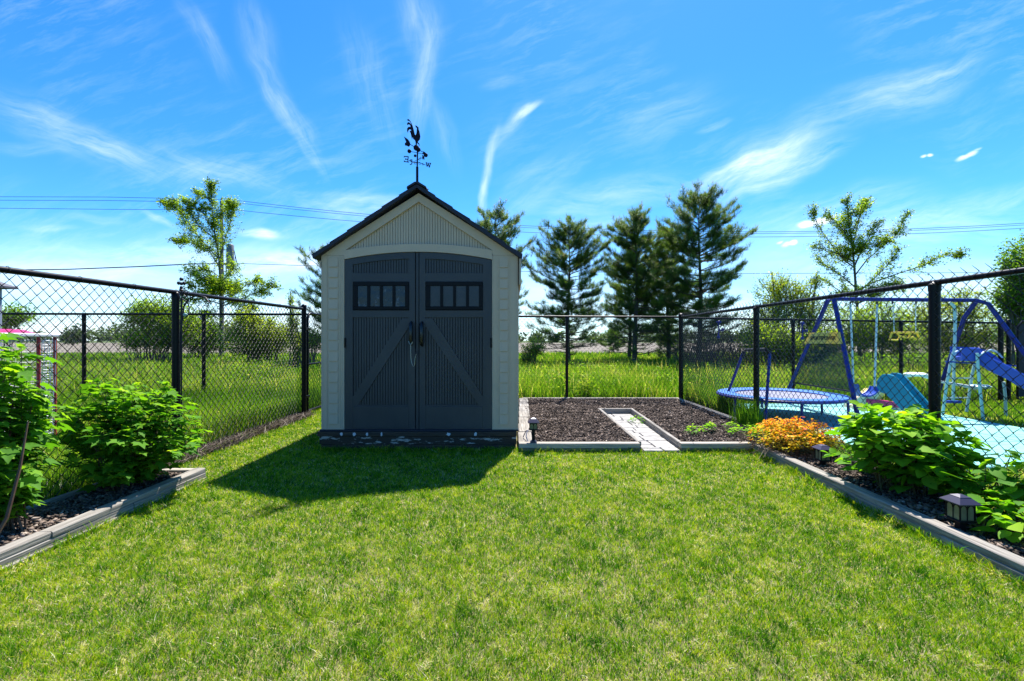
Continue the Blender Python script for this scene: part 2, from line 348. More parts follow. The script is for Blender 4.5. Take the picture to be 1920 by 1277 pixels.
    def lathe(s, prof, c, n=12):
        """prof: list of (r, z)"""
        vs = [(c[0]+r*math.cos(2*math.pi*k/n), c[1]+r*math.sin(2*math.pi*k/n), c[2]+z) for r, z in prof for k in range(n)]
        m_ = len(prof)
        fs = [(i*n+k, i*n+(k+1) % n, (i+1)*n+(k+1) % n, (i+1)*n+k) for i in range(m_-1) for k in range(n)]
        fs += [tuple(range(n))[::-1], tuple((m_-1)*n+k for k in range(n))]
        return s.add(vs, fs)
    def ball(s, c, r, n=10):
        return s.lathe([(max(r*math.sin(math.pi*i/6), 1e-4), -r*math.cos(math.pi*i/6)) for i in range(7)], c, n)
    def build(s, name, m_, parent=None, smooth=False):
        o_ = org(parent)
        me = bpy.data.meshes.new(name)
        me.from_pydata([(p[0]-o_.x, p[1]-o_.y, p[2]-o_.z) for p in s.v], [], s.f)
        me.materials.append(m_); me.update()
        if smooth:
            me.polygons.foreach_set('use_smooth', [True]*len(me.polygons))
            try: me.set_sharp_from_angle(angle=math.radians(40))
            except Exception: pass
        o = bpy.data.objects.new(name, me); place(o, parent); return o

def npmesh(name, V, loops, starts, m_, parent=None, tint=None):
    o_ = org(parent)
    V = V-np.array([o_.x, o_.y, o_.z])
    me = bpy.data.meshes.new(name)
    me.vertices.add(len(V)); me.loops.add(len(loops)); me.polygons.add(len(starts))
    me.vertices.foreach_set('co', V.astype(np.float32).ravel())
    me.loops.foreach_set('vertex_index', loops.astype(np.int32))
    me.polygons.foreach_set('loop_start', starts.astype(np.int32))
    me.update(calc_edges=True); me.materials.append(m_)
    if tint is not None:
        at = me.attributes.new('tint', 'FLOAT', 'POINT'); at.data.foreach_set('value', np.clip(tint, 0, 1).astype(np.float32))
    o = bpy.data.objects.new(name, me); place(o, parent); return o

def stamp(name, tv, tf, pos, R, scale, tint, m_, parent=None):
    """copy a small template (tv, tf) to every pos with rotation R, all in ONE mesh"""
    tv = np.asarray(tv, float); M_ = len(pos); nv = len(tv)
    scale = np.asarray(scale, float)
    if scale.ndim == 1: scale = scale[:, None]
    L_ = tv[None]*scale[:, None, :] if scale.shape[1] == 3 else tv[None]*scale[:, :, None]
    V = np.einsum('mij,mvj->mvi', R, L_)+np.asarray(pos)[:, None, :]
    fl = np.concatenate([np.array(f) for f in tf]); fs = np.cumsum([0]+[len(f) for f in tf[:-1]])
    loops = (fl[None]+(np.arange(M_)*nv)[:, None]).ravel(); starts = (fs[None]+(np.arange(M_)*len(fl))[:, None]).ravel()
    return npmesh(name, V.reshape(-1, 3), loops, starts, m_, parent, np.repeat(np.asarray(tint), nv))

def frames(nrm, tip):
    """rotation matrices with local Z=nrm, local Y~tip"""
    nrm = nrm/np.linalg.norm(nrm, axis=1, keepdims=True)
    x = np.cross(tip, nrm); x /= np.maximum(np.linalg.norm(x, axis=1, keepdims=True), 1e-6)
    y = np.cross(nrm, x)
    return np.stack([x, y, nrm], axis=2)
def rvec(n, s=1.0): return RNG.normal(0, s, (n, 3))

def vnoise(x, y, s, seed=0):
    """smooth value noise, 0..1"""
    r = np.random.default_rng(seed); g = r.random((64, 64))
    u, v = np.asarray(x)/s+1000, np.asarray(y)/s+1000
    i, j = np.floor(u).astype(int), np.floor(v).astype(int); a_, b_ = u-i, v-j
    a_ = a_*a_*(3-2*a_); b_ = b_*b_*(3-2*b_)
    G = lambda p, q: g[p % 64, q % 64]
    return (G(i, j)*(1-a_)+G(i+1, j)*a_)*(1-b_)+(G(i, j+1)*(1-a_)+G(i+1, j+1)*a_)*b_

def blades(name, x, y, z, h, w, lean, tint, m_, parent=None):
    n = len(x); ph = RNG.uniform(0, 2*math.pi, n); la = RNG.uniform(0, 2*math.pi, n)
    dx, dy = np.cos(ph)*w/2, np.sin(ph)*w/2; lx, ly = np.cos(la)*lean, np.sin(la)*lean
    b = np.stack([x, y, z], 1)
    V = np.zeros((n, 5, 3))
    V[:, 0] = b+np.stack([-dx, -dy, 0*x], 1); V[:, 1] = b+np.stack([dx, dy, 0*x], 1)
    mid = b+np.stack([lx*.35, ly*.35, h*.58], 1)
    V[:, 2] = mid+np.stack([dx*.8, dy*.8, 0*x], 1); V[:, 3] = mid-np.stack([dx*.8, dy*.8, 0*x], 1)
    V[:, 4] = b+np.stack([lx, ly, h], 1)
    fl = np.array([0, 1, 2, 3, 3, 2, 4]); fs = np.array([0, 4])
    loops = (fl[None]+(np.arange(n)*5)[:, None]).ravel(); starts = (fs[None]+(np.arange(n)*7)[:, None]).ravel()
    return npmesh(name, V.reshape(-1, 3), loops, starts, m_, parent, np.repeat(tint, 5))

def WP(px, py, d):   # a point measured on the photograph and set at its real distance d
    return Vector(((px-960)/F*d, d, CAMH+(638.5-py)/F*d))
# ================================================================== SETTING
def ground_sheet():
    xs = [-3000, -900, -300, -120, -60, -30, -12, 0, 12, 30, 60, 120, 300, 900, 3000]
    ys = [-60, 0, 4, 8, 14, 22, 30, 45, 70, 120, 200, 300, 450, 900, 3000]
    mb = MB(); vs = [(x, y, -.012) for y in ys for x in xs]; n = len(xs)
    mb.add(vs, [(j*n+i, j*n+i+1, (j+1)*n+i+1, (j+1)*n+i) for j in range(len(ys)-1) for i in range(n-1)])
    m = mat('field_earth', (.045, .075, .014), (.08, .11, .02), rough=.95, nscale=1.5)
    t = m.node_tree; b = t.nodes['Principled BSDF']; ramp = [x for x in t.nodes if x.type == 'VALTORGB'][0]
    ge = t.nodes.new('ShaderNodeNewGeometry'); sp = t.nodes.new('ShaderNodeSeparateXYZ'); t.links.new(ge.outputs['Position'], sp.inputs[0])
    mr = t.nodes.new('ShaderNodeMapRange'); mr.inputs[1].default_value = 29; mr.inputs[2].default_value = 33; t.links.new(sp.outputs['Y'], mr.inputs[0])
    mr2 = t.nodes.new('ShaderNodeMapRange'); mr2.inputs[1].default_value = 270; mr2.inputs[2].default_value = 200; t.links.new(sp.outputs['Y'], mr2.inputs[0])
    mu = t.nodes.new('ShaderNodeMath'); mu.operation = 'MULTIPLY'; t.links.new(mr.outputs[0], mu.inputs[0]); t.links.new(mr2.outputs[0], mu.inputs[1])
    no = t.nodes.new('ShaderNodeTexNoise'); no.inputs['Scale'].default_value = .25; no.inputs['Detail'].default_value = 6
    t.links.new(ge.outputs['Position'], no.inputs['Vector'])
    r2 = t.nodes.new('ShaderNodeValToRGB'); r2.color_ramp.elements[0].color = (.125, .105, .075, 1); r2.color_ramp.elements[1].color = (.19, .16, .12, 1)
    t.links.new(no.outputs['Fac'], r2.inputs[0])
    mx_ = t.nodes.new('ShaderNodeMix'); mx_.data_type = 'RGBA'; t.links.new(mu.outputs[0], mx_.inputs['Factor'])
    t.links.new(ramp.outputs[0], mx_.inputs['A']); t.links.new(r2.outputs[0], mx_.inputs['B']); t.links.new(mx_.outputs['Result'], b.inputs['Base Color'])
    tag(mb.build('ground', m), kind='structure')
ground_sheet()

# lawn base: thatch and soil under the blades
mb = MB(); n = 26
xs = np.linspace(-3.22, 3.22, n); ys = np.linspace(-3, 8.7, 40)
mb.add([(x, y, 0) for y in ys for x in xs], [(j*n+i, j*n+i+1, (j+1)*n+i+1, (j+1)*n+i) for j in range(39) for i in range(n-1)])
tag(mb.build('lawn', mat('thatch', (.06, .07, .014), (.26, .22, .10), rough=.95, nscale=9, bump=.5, bscale=60, lo=.3, hi=.75)), kind='structure')

def lawn_blades():
    X, Y, Wd, H = [], [], [], []
    def fill(x0, x1, y0, y1, dens):
        k = int((x1-x0)*(y1-y0)*dens); return RNG.uniform(x0, x1, k), RNG.uniform(y0, y1, k)
    bands = [(0.85, 1.4, 17000, .0030), (1.4, 2.0, 34000, .0026), (2.0, 2.7, 25000, .0031), (2.7, 3.5, 18000, .0038), (3.5, 4.2, 12000, .0050), (4.2, 4.86, 10500, .0056)]
    for y0, y1, dn, w in bands:
        x, y = fill(-2.57, 2.42+.018*(y0-1)*1.0, y0, y1, dn); X.append(x); Y.append(y); Wd.append(np.full(len(x), w)); H.append(np.full(len(x), 1.0))
    x, y = fill(-3.22, -2.06, 4.86, 8.6, 8000); X.append(x); Y.append(y); Wd.append(np.full(len(x), .0065)); H.append(np.full(len(x), 1.0))
    x, y = fill(-3.15, -2.57, 3.84, 4.86, 10000); X.append(x); Y.append(y); Wd.append(np.full(len(x), .0055)); H.append(np.full(len(x), 1.0))
    # longer uncut fringe along the timbers and the shed base
    for (ax_, ay, bx, by, k) in ((-2.56, 1.0, -2.56, 3.86, 2400), (2.41, 1.6, 2.50, 4.72, 3000), (.05, 4.74, 1.30, 4.74, 700), (1.8, 4.74, 2.5, 4.74, 450), (-2.1, 4.80, .06, 4.80, 2600), (-3.18, 3.8, -3.2, 8.4, 5200)):
        u = RNG.random(k); x = ax_+(bx-ax_)*u+RNG.normal(0, .018, k); y = ay+(by-ay)*u+RNG.normal(0, .018, k)
        X.append(x); Y.append(y); Wd.append(np.full(k, .0045)); H.append(RNG.uniform(1.4, 2.6, k))
    x, y, w, hs_ = map(np.concatenate, (X, Y, Wd, H)); k = len(x)
    big = vnoise(x, y, .55, 1); mid = vnoise(x, y, .17, 2); small = vnoise(x, y, .06, 3); tiny = vnoise(x, y, .028, 9)
    dry = .26*big+.30*mid+.44*small
    tint = .42+.50*(dry-.5)+RNG.normal(0, .22, k)+.50*(tiny-.5)
    straw = RNG.random(k) < np.clip(.10+.6*np.clip(dry-.58, 0, 1)+1.2*np.clip(small-.74, 0, 1)+1.4*np.clip(tiny-.78, 0, 1), 0, .75)
    tint = np.where(straw, RNG.uniform(.76, 1.0, k), np.clip(tint, 0, .74))
    # thin, worn spots
    keep = RNG.random(k) > 1.3*np.clip(vnoise(x, y, .11, 5)-.78, 0, 1)
    h = RNG.uniform(.012, .029, k)*(.75+.6*vnoise(x, y, .13, 4))*hs_
    clump = np.clip(vnoise(x, y, .075, 14)-.76, 0, 1)*4          # darker, taller tufts
    h = h*(1+.7*clump); tint = np.where(straw, tint, np.clip(tint-.30*clump, 0, 1))
    h = np.where(straw, h*.7, h)
    lean = h*RNG.uniform(.2, 1.15, k); lean = np.where(straw, h*RNG.uniform(.8, 2.2, k), lean)
    s = keep
    return blades('grass', x[s], y[s], np.zeros(s.sum()), h[s], (w*RNG.uniform(.7, 1.3, k))[s], lean[s], tint[s], MAT['lawnblade'])
def dead_strip():
    k = 9000; y = RNG.uniform(3.9, 7.1, k); x = -3.20+RNG.normal(0, .06, k)
    h = RNG.uniform(.02, .10, k)
    return blades('dead_grass', x, y, np.zeros(k), h, RNG.uniform(.004, .008, k), h*RNG.uniform(.5, 2.2, k), RNG.uniform(.0, 1, k), MAT['chips'])
tag(dead_strip(), 'brown dead grass trimmed along the foot of the left fence', kind='stuff')
tag(lawn_blades(), 'short mown lawn grass with straw coloured patches', kind='stuff')

def field_blades():
    def run(x, y, h0, h1, w, name, label, seed=11, dark=0.0):
        k = len(x); tint = .48+.55*(vnoise(x, y, 1.3, seed)-.5)+.40*(vnoise(x, y, .35, seed+1)-.5)+RNG.normal(0, .19, k)-dark
        tint = np.where(RNG.random(k) < .03+.08*(vnoise(x, y, 1.1, seed+5) > .72), RNG.uniform(.85, 1, k), tint)
        h = RNG.uniform(h0, h1, k)*(.6+.7*vnoise(x, y, .8, seed+2))
        o = blades(name, x, y, np.full(k, -.01), h, w*RNG.uniform(.6, 1.4, k), h*RNG.uniform(.05, .5, k), np.clip(tint, 0, 1), MAT['fieldblade'])
        return tag(o, label, kind='stuff')
    X, Y, Wd = [], [], []
    for y0, y1, dn, w in ((8.75, 11, 1500, .012), (11, 14, 750, .018), (14, 19, 340, .028), (19, 26, 170, .042), (26, 33, 110, .06)):
        xm = 1.25*y1; k = int(2*xm*(y1-y0)*dn); X.append(RNG.uniform(-xm, xm, k)); Y.append(RNG.uniform(y0, y1, k)); Wd.append(np.full(k, w))
    run(np.concatenate(X), np.concatenate(Y), .18, .44, np.concatenate(Wd), 'field_grass', 'tall green meadow grass beyond the back fence')
    # neighbour's rough grass on the left
    X, Y, Wd = [], [], []
    for x0, x1, y0, y1, dn, w in ((-7.5, -3.26, 2.4, 5.0, 3200, .006), (-10.5, -3.26, 5.0, 8.6, 2200, .009), (-8, -3.26, -1.5, 2.4, 1300, .010), (-15, -10.5, 4.0, 8.6, 500, .016)):
        k = int((x1-x0)*(y1-y0)*dn); X.append(RNG.uniform(x0, x1, k)); Y.append(RNG.uniform(y0, y1, k)); Wd.append(np.full(k, w))
    run(np.concatenate(X), np.concatenate(Y), .12, .34, np.concatenate(Wd), 'grass', 'rough knee high grass beyond the side fence by the pale cage', 21)
    # neighbour's lawn on the right, round the patio
    X, Y, Wd = [], [], []
    for x0, x1, y0, y1, dn, w in ((3.28, 3.72, 2.6, 8.6, 3600, .006), (3.72, 6.65, 2.8, 4.1, 3600, .006), (3.72, 6.65, 8.2, 8.6, 2500, .008), (6.66, 11.5, 4.2, 8.6, 2200, .009), (11.5, 18, 3.0, 8.6, 700, .016), (6.65, 12, 1.5, 4.2, 1400, .012), (3.28, 6.65, -1.5, 2.7, 1700, .010), (6.65, 12, -1.5, 1.5, 700, .016)):
        k = int((x1-x0)*(y1-y0)*dn); X.append(RNG.uniform(x0, x1, k)); Y.append(RNG.uniform(y0, y1, k)); Wd.append(np.full(k, w))
    run(np.concatenate(X), np.concatenate(Y), .03, .08, np.concatenate(Wd), 'grass', "sunny yellow green grass round the turquoise patio", 31, dark=-.14)
    # seed heads standing above the meadow
    k = 5200; y = RNG.uniform(8.9, 17, k); x = RNG.uniform(-1.2, 1.2, k)*y; kk = vnoise(x, y, 1.0, 91) > .45; x, y = x[kk], y[kk]; k = len(x)
    tag(blades('seed_heads', x, y, np.zeros(k), RNG.uniform(.38, .66, k), .006+.0006*y, RNG.uniform(.03, .22, k), RNG.uniform(.82, 1, k), MAT['fieldblade']), 'pale dry seed stalks rising above the meadow grass', kind='stuff')
    # broad leaved weeds mixed through the rough grass
    def wd(x0, x1, y0, y1, n, s0, s1, zt):
        x, y = RNG.uniform(x0, x1, n), RNG.uniform(y0, y1, n); k = vnoise(x, y, .5, 55) > .55; x, y = x[k], y[k]; n = len(x)
        z = RNG.uniform(.03, zt, n); return x, y, z, RNG.uniform(s0, s1, n)
    parts = [wd(-11, 11, 8.8, 13, 30000, .03, .07, .42), wd(-14, 14, 13, 19, 22000, .05, .10, .45), wd(-8.5, -3.3, 3.2, 8.6, 16000, .02, .05, .26)]
    x, y, z, s_ = [np.concatenate(c) for c in zip(*parts)]; n = len(x)
    nn = RNG.normal(0, .6, (n, 3)); nn[:, 2] += 1
    tag(stamp('weeds', [(0, 0, 0), (.28, .45, .05), (0, 1, -.08), (-.28, .45, .05)], [(0, 1, 2, 3)], np.stack([x, y, z], 1), frames(nn, RNG.normal(0, 1, (n, 3))), s_, np.clip(.55+.5*(vnoise(x, y, .6, 56)-.5)+RNG.normal(0, .15, n), 0, 1), MAT['fieldblade']), 'leafy weeds mixed through the meadow grass', kind='stuff')
    # tall clump where the fences meet
    k = 2600; u = RNG.random(k); x = 3.27+RNG.exponential(.09, k); y = 6.7+1.9*u**.8
    run(x, y, .15, .45, np.full(k, .008), 'grass', 'tall grass strip along the outside of the side fence by the soil bed', 41)
field_blades()

# turquoise patio
mb = MB(); mb.box(3.72, 6.65, 4.1, 8.2, -.02, .035, ch=.008)
tag(mb.build('patio', MAT['patio']), kind='structure')
mb = MB()
for x in (4.8, 5.72): mb.box(x-.004, x+.004, 4.12, 8.18, .0352, .037)
for y in (5.1, 6.1, 7.1): mb.box(3.74, 6.63, y-.004, y+.004, .0352, .0372)
tag(mb.build('patio_joints', mat('patio_joint', (.06, .22, .22), rough=.9)), kind='structure')

# ================================================================== CHAIN LINK FENCES
CELL = .085
def mesh_wire(p0, p1, z0, z1, tops, knuckle, r=.0034):
    """woven wire between two ground points; tops(u) gives the height of the rail there"""
    p0, p1 = Vector((*p0, 0)), Vector((*p1, 0)); Ln = (p1-p0).length; u = (p1-p0)/Ln; nrm = Vector((-u.y, u.x, 0))
    h = CELL/2; K = int(Ln/h); mb = MB(); hz = h
    tri = [(math.cos(2*math.pi*k/3), math.sin(2*math.pi*k/3)) for k in range(3)]
    for k in range(K):
        top = tops((k+.5)*h/Ln); rows = int((top-z0)/hz); rows += (rows+k) % 2
        pts = []
        for j in range(rows+1):
            inner = (j+k) % 2
            pts.append((p0+u*(k*h+(h*1.03 if inner else -h*.03))+nrm*(.0016 if inner else -.0016), min(z0+j*hz, top+.004) if knuckle else z0+j*hz))
        vs = []
        for j, (q, z) in enumerate(pts):
            for c_, s_ in tri: vs.append(q+nrm*(c_*r)+Vector((0, 0, z+s_*r*.7))+u*(s_*r*.7*(1 if (j+k) % 2 else -1)))
        m_ = len(pts); mb.add(vs, [(i*3+a_, i*3+(a_+1) % 3, (i+1)*3+(a_+1) % 3, (i+1)*3+a_) for i in range(m_-1) for a_ in range(3)])
        if knuckle and k % 2 == 0:    # bent over wire ends above the rail
            q = p0+u*(k*h); zt = top-.004
            mb.tube([q+u*(.012*math.cos(t))+Vector((0, 0, zt+.020*math.sin(t)+(0.006 if 0 < t < 3 else 0))) for t in (0, .6, 1.2, 1.9, 2.5, 3.14)], r, 4)
    return mb
def fence(label, p0, p1, posts, zt0, zt1, side, name='chain_link_fence', post_r=.032, rail_r=.021, knuckle=True, over=0.0, z0=.03, midrail=None, ties=True, tallcap=()):
    """posts: distances (0..1) along the run; side: which way the wire hangs off the rail"""
    P0, P1 = Vector((*p0, 0)), Vector((*p1, 0)); u = (P1-P0).normalized(); nrm = Vector((-u.y, u.x, 0))*side
    root = empty(name, P0, label, 'fence', None)
    top = lambda t: zt0+(zt1-zt0)*t
    for t in posts:
        q = P0+(P1-P0)*t; mb = MB(); zt = top(t)
        extra = .05 if t in tallcap else -.015
        R_ = post_r*1.12 if t in tallcap else post_r
        mb.lathe([(R_, -.1), (R_, zt+extra)], q, 14)
        mb.lathe([(R_*1.10, zt+extra-.05), (R_*1.12, zt+extra), (R_*.7, zt+extra+.018), (.004, zt+extra+.024)], q, 14)
        for zz in (.35, .75, 1.15): 
            if ties: mb.lathe([(R_*1.06, zz), (R_*1.06, zz+.008)], q, 14)
        mb.build('post', MAT['black'], root, True)
    mb = MB(); mb.tube([P0+Vector((0, 0, top(0))), P1+Vector((0, 0, top(1)))], rail_r, 12)
    mb.build('top_rail', MAT['black'], root, True)
    off = nrm*(rail_r+.004)
    w = mesh_wire((P0+off)[:2], (P1+off)[:2], z0, 0, lambda t: top(t)+over, knuckle)
    if ties:
        mb = w; n_ = int((P1-P0).length/.45)
        for i in range(n_):
            q = P0+(P1-P0)*((i+.5)/n_)+Vector((0, 0, top((i+.5)/n_)))
            mb.tube([q+nrm*(rail_r+.006)*math.cos(t)+Vector((0, 0, (rail_r+.005)*math.sin(t)))+u*(.004*t) for t in np.linspace(-.6, 5.6, 9)], .0018, 4)
    w.build('wire_mesh', MAT['wire'], root)
    return root
# left side: posts at y 4.33 and 7.0
fence('black chain link fence behind the currant bushes along the side of the lawn', (-3.20, 7.0), (-3.20, 1.2), [0.0, (7.0-4.33)/5.8, 1-.02], 1.655, 1.60, side=-1, tallcap=(0.0,), over=.0)
# right side
fence('black chain link fence behind the orange shrub with wire peaks above its rail', (3.20, 8.62), (3.20, 1.0), [0.0, (8.62-5.96)/7.62, (8.62-3.446)/7.62, .985], 1.615, 1.606, side=-1, knuckle=False, over=.045, post_r=.036, tallcap=(0.0,))
# back, right of the shed
fence('black chain link fence across the back of the soil bed', (-2.4, 8.64), (3.16, 8.64), [0.0, .267, .619], 1.64, 1.615, side=1, knuckle=True, post_r=.028, rail_r=.019)
# neighbour right, back
fence('black chain link fence behind the swing set on the far side of the turquoise patio', (3.24, 8.66), (9.45, 8.66), [.34, .67, 1.0], 1.60, 1.50, side=1, post_r=.03, rail_r=.019, tallcap=(1.0,))
# neighbour left, back
fence('black chain link fence at the far end of the rough grass beyond the pale cage', (-13.0, 8.66), (-3.26, 8.66), [.04, .25, .4985, .7325], 1.685, 1.665, side=1, post_r=.033, rail_r=.021)

def gate():
    y0, y1 = 7.12, 8.48; x = -3.20; root = empty('fence_gate', (x, y0, 0), 'black chain link gate with a rounded corner between fence post and shed', 'gate')
    zt, zb = 1.60, .07; c = .11
    pts = [Vector((x, y0, zb)), Vector((x, y0, zt-c))]+[Vector((x, y0+c-c*math.cos(t), zt-c+c*math.sin(t))) for t in (.4, .8, 1.2)]+[Vector((x, y0+c, zt)), Vector((x, y1, zt)), Vector((x, y1, zb)), Vector((x, y0, zb))]
    MB().tube(pts, .019, 10).build('gate_frame', MAT['black'], root, True)
    MB().tube([(x, y0, .80), (x, y1, .80)], .015, 8).build('middle_rail', MAT['black'], root, True)
    mesh_wire((x-.02, y0), (x-.02, y1), zb, zt, lambda t: zt-.01, True).build('wire_mesh', MAT['wire'], root)
    for z in (.3, 1.35): MB().box(x-.03, x+.03, y0-.09, y0+.02, z-.02, z+.02, ch=.004).build('hinge', MAT['black'], root)
gate()

# black covered gate at far right
def tarp_gate():
    root = empty('covered_gate', (9.75, 8.66, 0), 'gate covered with a black tarp behind the blue slide', 'gate')
    pts = [Vector(p) for p in ((9.62, 8.66, .05), (9.62, 8.66, 1.42), (9.70, 8.66, 1.53), (10.9, 8.66, 1.50), (10.9, 8.66, .05))]
    MB().tube(pts, .02, 8).build('gate_frame', MAT['black'], root, True)
    MB().box(9.66, 10.86, 8.672, 8.680, .10, 1.49).build('tarp', MAT['tarp'], root)
    MB().tube([(9.30, 8.66, 0), (9.30, 8.66, 1.50)], .04, 10).build('post', MAT['black'], root, True)
tarp_gate()

# ================================================================== TIMBER BEDS
def bed_left():
    root = empty('timber_planter', (-2.6, 3.8, 0), 'weathered grey timber planter edge under the currant bushes', 'planter')
    for z, h, dx in ((0.0, .026, .012), (.028, .034, 0), (.064, .036, -.003)):
        mb = MB(); ys = [1.0, 2.55, 3.83] if z > .05 else [1.0, 3.1, 3.83]
        for i, (a_, b_) in enumerate(zip(ys[:-1], ys[1:])): mb.beam((-2.615+dx+.003*i, a_), (-2.617+dx, b_-.004), .085, h, z)
        mb.build('timber', MAT['wood_y'], root)
    for z, h in ((0.0, .058), (.062, .036)):
        MB().beam((-2.665, 3.80), (-3.13, 3.80), .06, h, z).build('timber', MAT['wood_x'], root)
    MB().beam((-3.14, 1.0), (-3.14, 3.76), .05, .09, 0).build('timber', MAT['wood_y'], root)
bed_left()
def bed_right():
    root = empty('timber_planter', (2.55, 4.7, 0), 'weathered grey timber planter edge below the orange shrub and the two lanterns', 'planter')
    X = lambda y: 2.452+.027*(y-1)
    for i, (z, h, dx) in enumerate(((0.0, .026, -.012), (.028, .030, -.003), (.060, .038, 0))):
        mb = MB(); ys = ([1.0, 2.1, 3.25, 4.72], [1.0, 2.6, 3.35, 4.72], [1.0, 1.95, 3.62, 4.72])[i]
        for k, (a_, b_) in enumerate(zip(ys[:-1], ys[1:])): mb.beam((X(a_)+dx+.004*(k % 2), a_), (X(b_)+dx-.002, b_-.005), .085, h, z)
        mb.build('timber', MAT['wood_y'], root)
bed_right()
def bed_center():
    root = empty('timber_garden_bed', (1.5, 4.8, 0), 'grey timber frame round the bare soil bed with a slot for the path', 'garden bed')
    def tb(p0, p1, w, h, z, m_='wood_x'): MB().beam(p0, p1, w, h, z).build('timber', MAT[m_], root)
    for z, h in ((0, .044), (.047, .050)):
        tb((.075, 4.79), (1.335, 4.79), .085, h, z, 'wood_x' if z else 'wood_front')
        tb((1.765, 4.79), (2.50, 4.79), .085, h, z, 'wood_x' if z else 'wood_front')
        tb((1.355, 4.84), (1.385, 7.18), .040, h, z, 'wood_y')
        tb((1.785, 4.84), (1.895, 7.18), .040, h, z, 'wood_y')
        tb((1.355, 7.205), (1.92, 7.205), .045, h, z, 'wood_x')
        tb((3.06, 4.9), (3.10, 8.50), .085, h, z, 'wood_y')
        tb((.20, 8.54), (3.13, 8.54), .075, h, z, 'wood_x')
    # left side: short boards laid flat beside the shed
    r_ = random.Random(8)
    for i in range(7):
        a_ = 4.835+i*.52; b_ = a_+.512
        tb((.145+.022*i*.5, a_), (.147+.022*i*.5, b_), .155, .096+r_.uniform(-.003, .005), 0, 'wood_y')
bed_center()

def soil(name, x0, x1, y0, y1, z, hole=None, amp=.02, step=.05):
    nx, ny = int((x1-x0)/step)+2, int((y1-y0)/step)+2
    xs, ys = np.linspace(x0, x1, nx), np.linspace(y0, y1, ny); mb = MB()
    gx, gy = np.meshgrid(xs, ys); gz = z+amp*(vnoise(gx, gy, .16, 8)-.5)*1.6+amp*(vnoise(gx, gy, .06, 9)-.5)
    fs = []
    for j in range(ny-1):
        for i in range(nx-1):
            cx, cy = (xs[i]+xs[i+1])/2, (ys[j]+ys[j+1])/2
            if hole and hole(cx, cy): continue
            fs.append((j*nx+i, j*nx+i+1, (j+1)*nx+i+1, (j+1)*nx+i))
    mb.add(list(zip(gx.ravel(), gy.ravel(), gz.ravel())), fs); return tag(mb.build(name, MAT['soil'], smooth=True), kind='structure')
hole = lambda x, y: 1.35 < x < 1.80+(y-4.8)*.045 and y < 7.19
soil('soil', .12, 3.08, 4.80, 8.52, .064, hole)
soil('bed_soil_left', -3.13, -2.64, 1.0, 3.78, .055)
soil('bed_soil_right', 2.50, 3.14, 1.0, 4.84, .055)

CHIP_V = [(-.5, -.35, 0), (.5, -.25, .1), (.35, .4, 0), (-.4, .3, .15), (0, 0, .45)]
CHIP_F = [(0, 1, 4), (1, 2, 4), (2, 3, 4), (3, 0, 4), (0, 3, 2, 1)]
def chips(name, label, n, x0, x1, y0, y1, z, hole=None, s0=.010, s1=.032, light=0.0):
    x, y = RNG.uniform(x0, x1, n), RNG.uniform(y0, y1, n)
    if hole is not None:
        k = np.array([not hole(a_, b_) for a_, b_ in zip(x, y)]); x, y = x[k], y[k]
    n = len(x); zz = z+.02*(vnoise(x, y, .16, 8)-.5)*1.6+.01+RNG.uniform(-.008, .012, n)*1.0
    R = frames(np.stack([RNG.normal(0, .6, n), RNG.normal(0, .6, n), np.ones(n)], 1), rvec(n))
    sc = np.stack([RNG.uniform(.4, 1, n), RNG.uniform(.7, 2.2, n), RNG.uniform(.5, 1.2, n)], 1)*(RNG.uniform(s0, s1, n)**1)[:, None]
    tint = np.clip(RNG.beta(2, 3, n)+light+.25*(vnoise(x, y, .2, 12)-.5), 0, 1)
    return tag(stamp(name, CHIP_V, CHIP_F, np.stack([x, y, zz], 1), R, sc, tint, MAT['chips']), label, kind='stuff')
chips('mulch', 'brown bark mulch and soil crumbs filling the central bed', 42000, .22, 3.05, 4.84, 8.48, .064, hole, s0=.008, s1=.036)
chips('mulch', 'dark bark mulch below the currant bushes', 6000, -3.1, -2.66, 1.2, 3.76, .055, s0=.012, s1=.04)
chips('mulch', 'dark bark mulch below the lanterns and broad leaved shrubs', 8000, 2.56, 3.14, 1.2, 4.82, .055, s0=.012, s1=.04)

def path():
    x0, x1 = 1.375, 1.765
    mb = MB(); mb.add([(1.36, 4.76, .010), (1.79, 4.76, .010), (1.88, 7.18, .010), (1.37, 7.18, .010)], [(0, 1, 2, 3)])
    tag(mb.build('path_base', MAT['joint']), kind='structure')
    mb = MB(); y = 4.74; r = random.Random(3); i = 0
    while y < 7.08:
        d = r.choice((.15, .19, .23)); s = r.uniform(.35, .68); o = .042*(y-4.74)
        xa, xb = x0, x1+o
        xm = xa+(xb-xa)*s; g = .008
        for (p, q) in ((xa, xm), (xm, xb)):
            if r.random() < .35:
                ym = y+d*r.uniform(.4, .6)
                mb.box(p+g, q-g, y+g, ym-g, .002, .022+r.uniform(0, .004), ch=.004); mb.box(p+g, q-g, ym+g, y+d-g, .002, .022+r.uniform(0, .004), ch=.004)
            else: mb.box(p+g, q-g, y+g, y+d-g, .002, .022+r.uniform(0, .004), ch=.004)
        y += d
    tag(mb.build('path', MAT['paver']), kind='structure')
path()
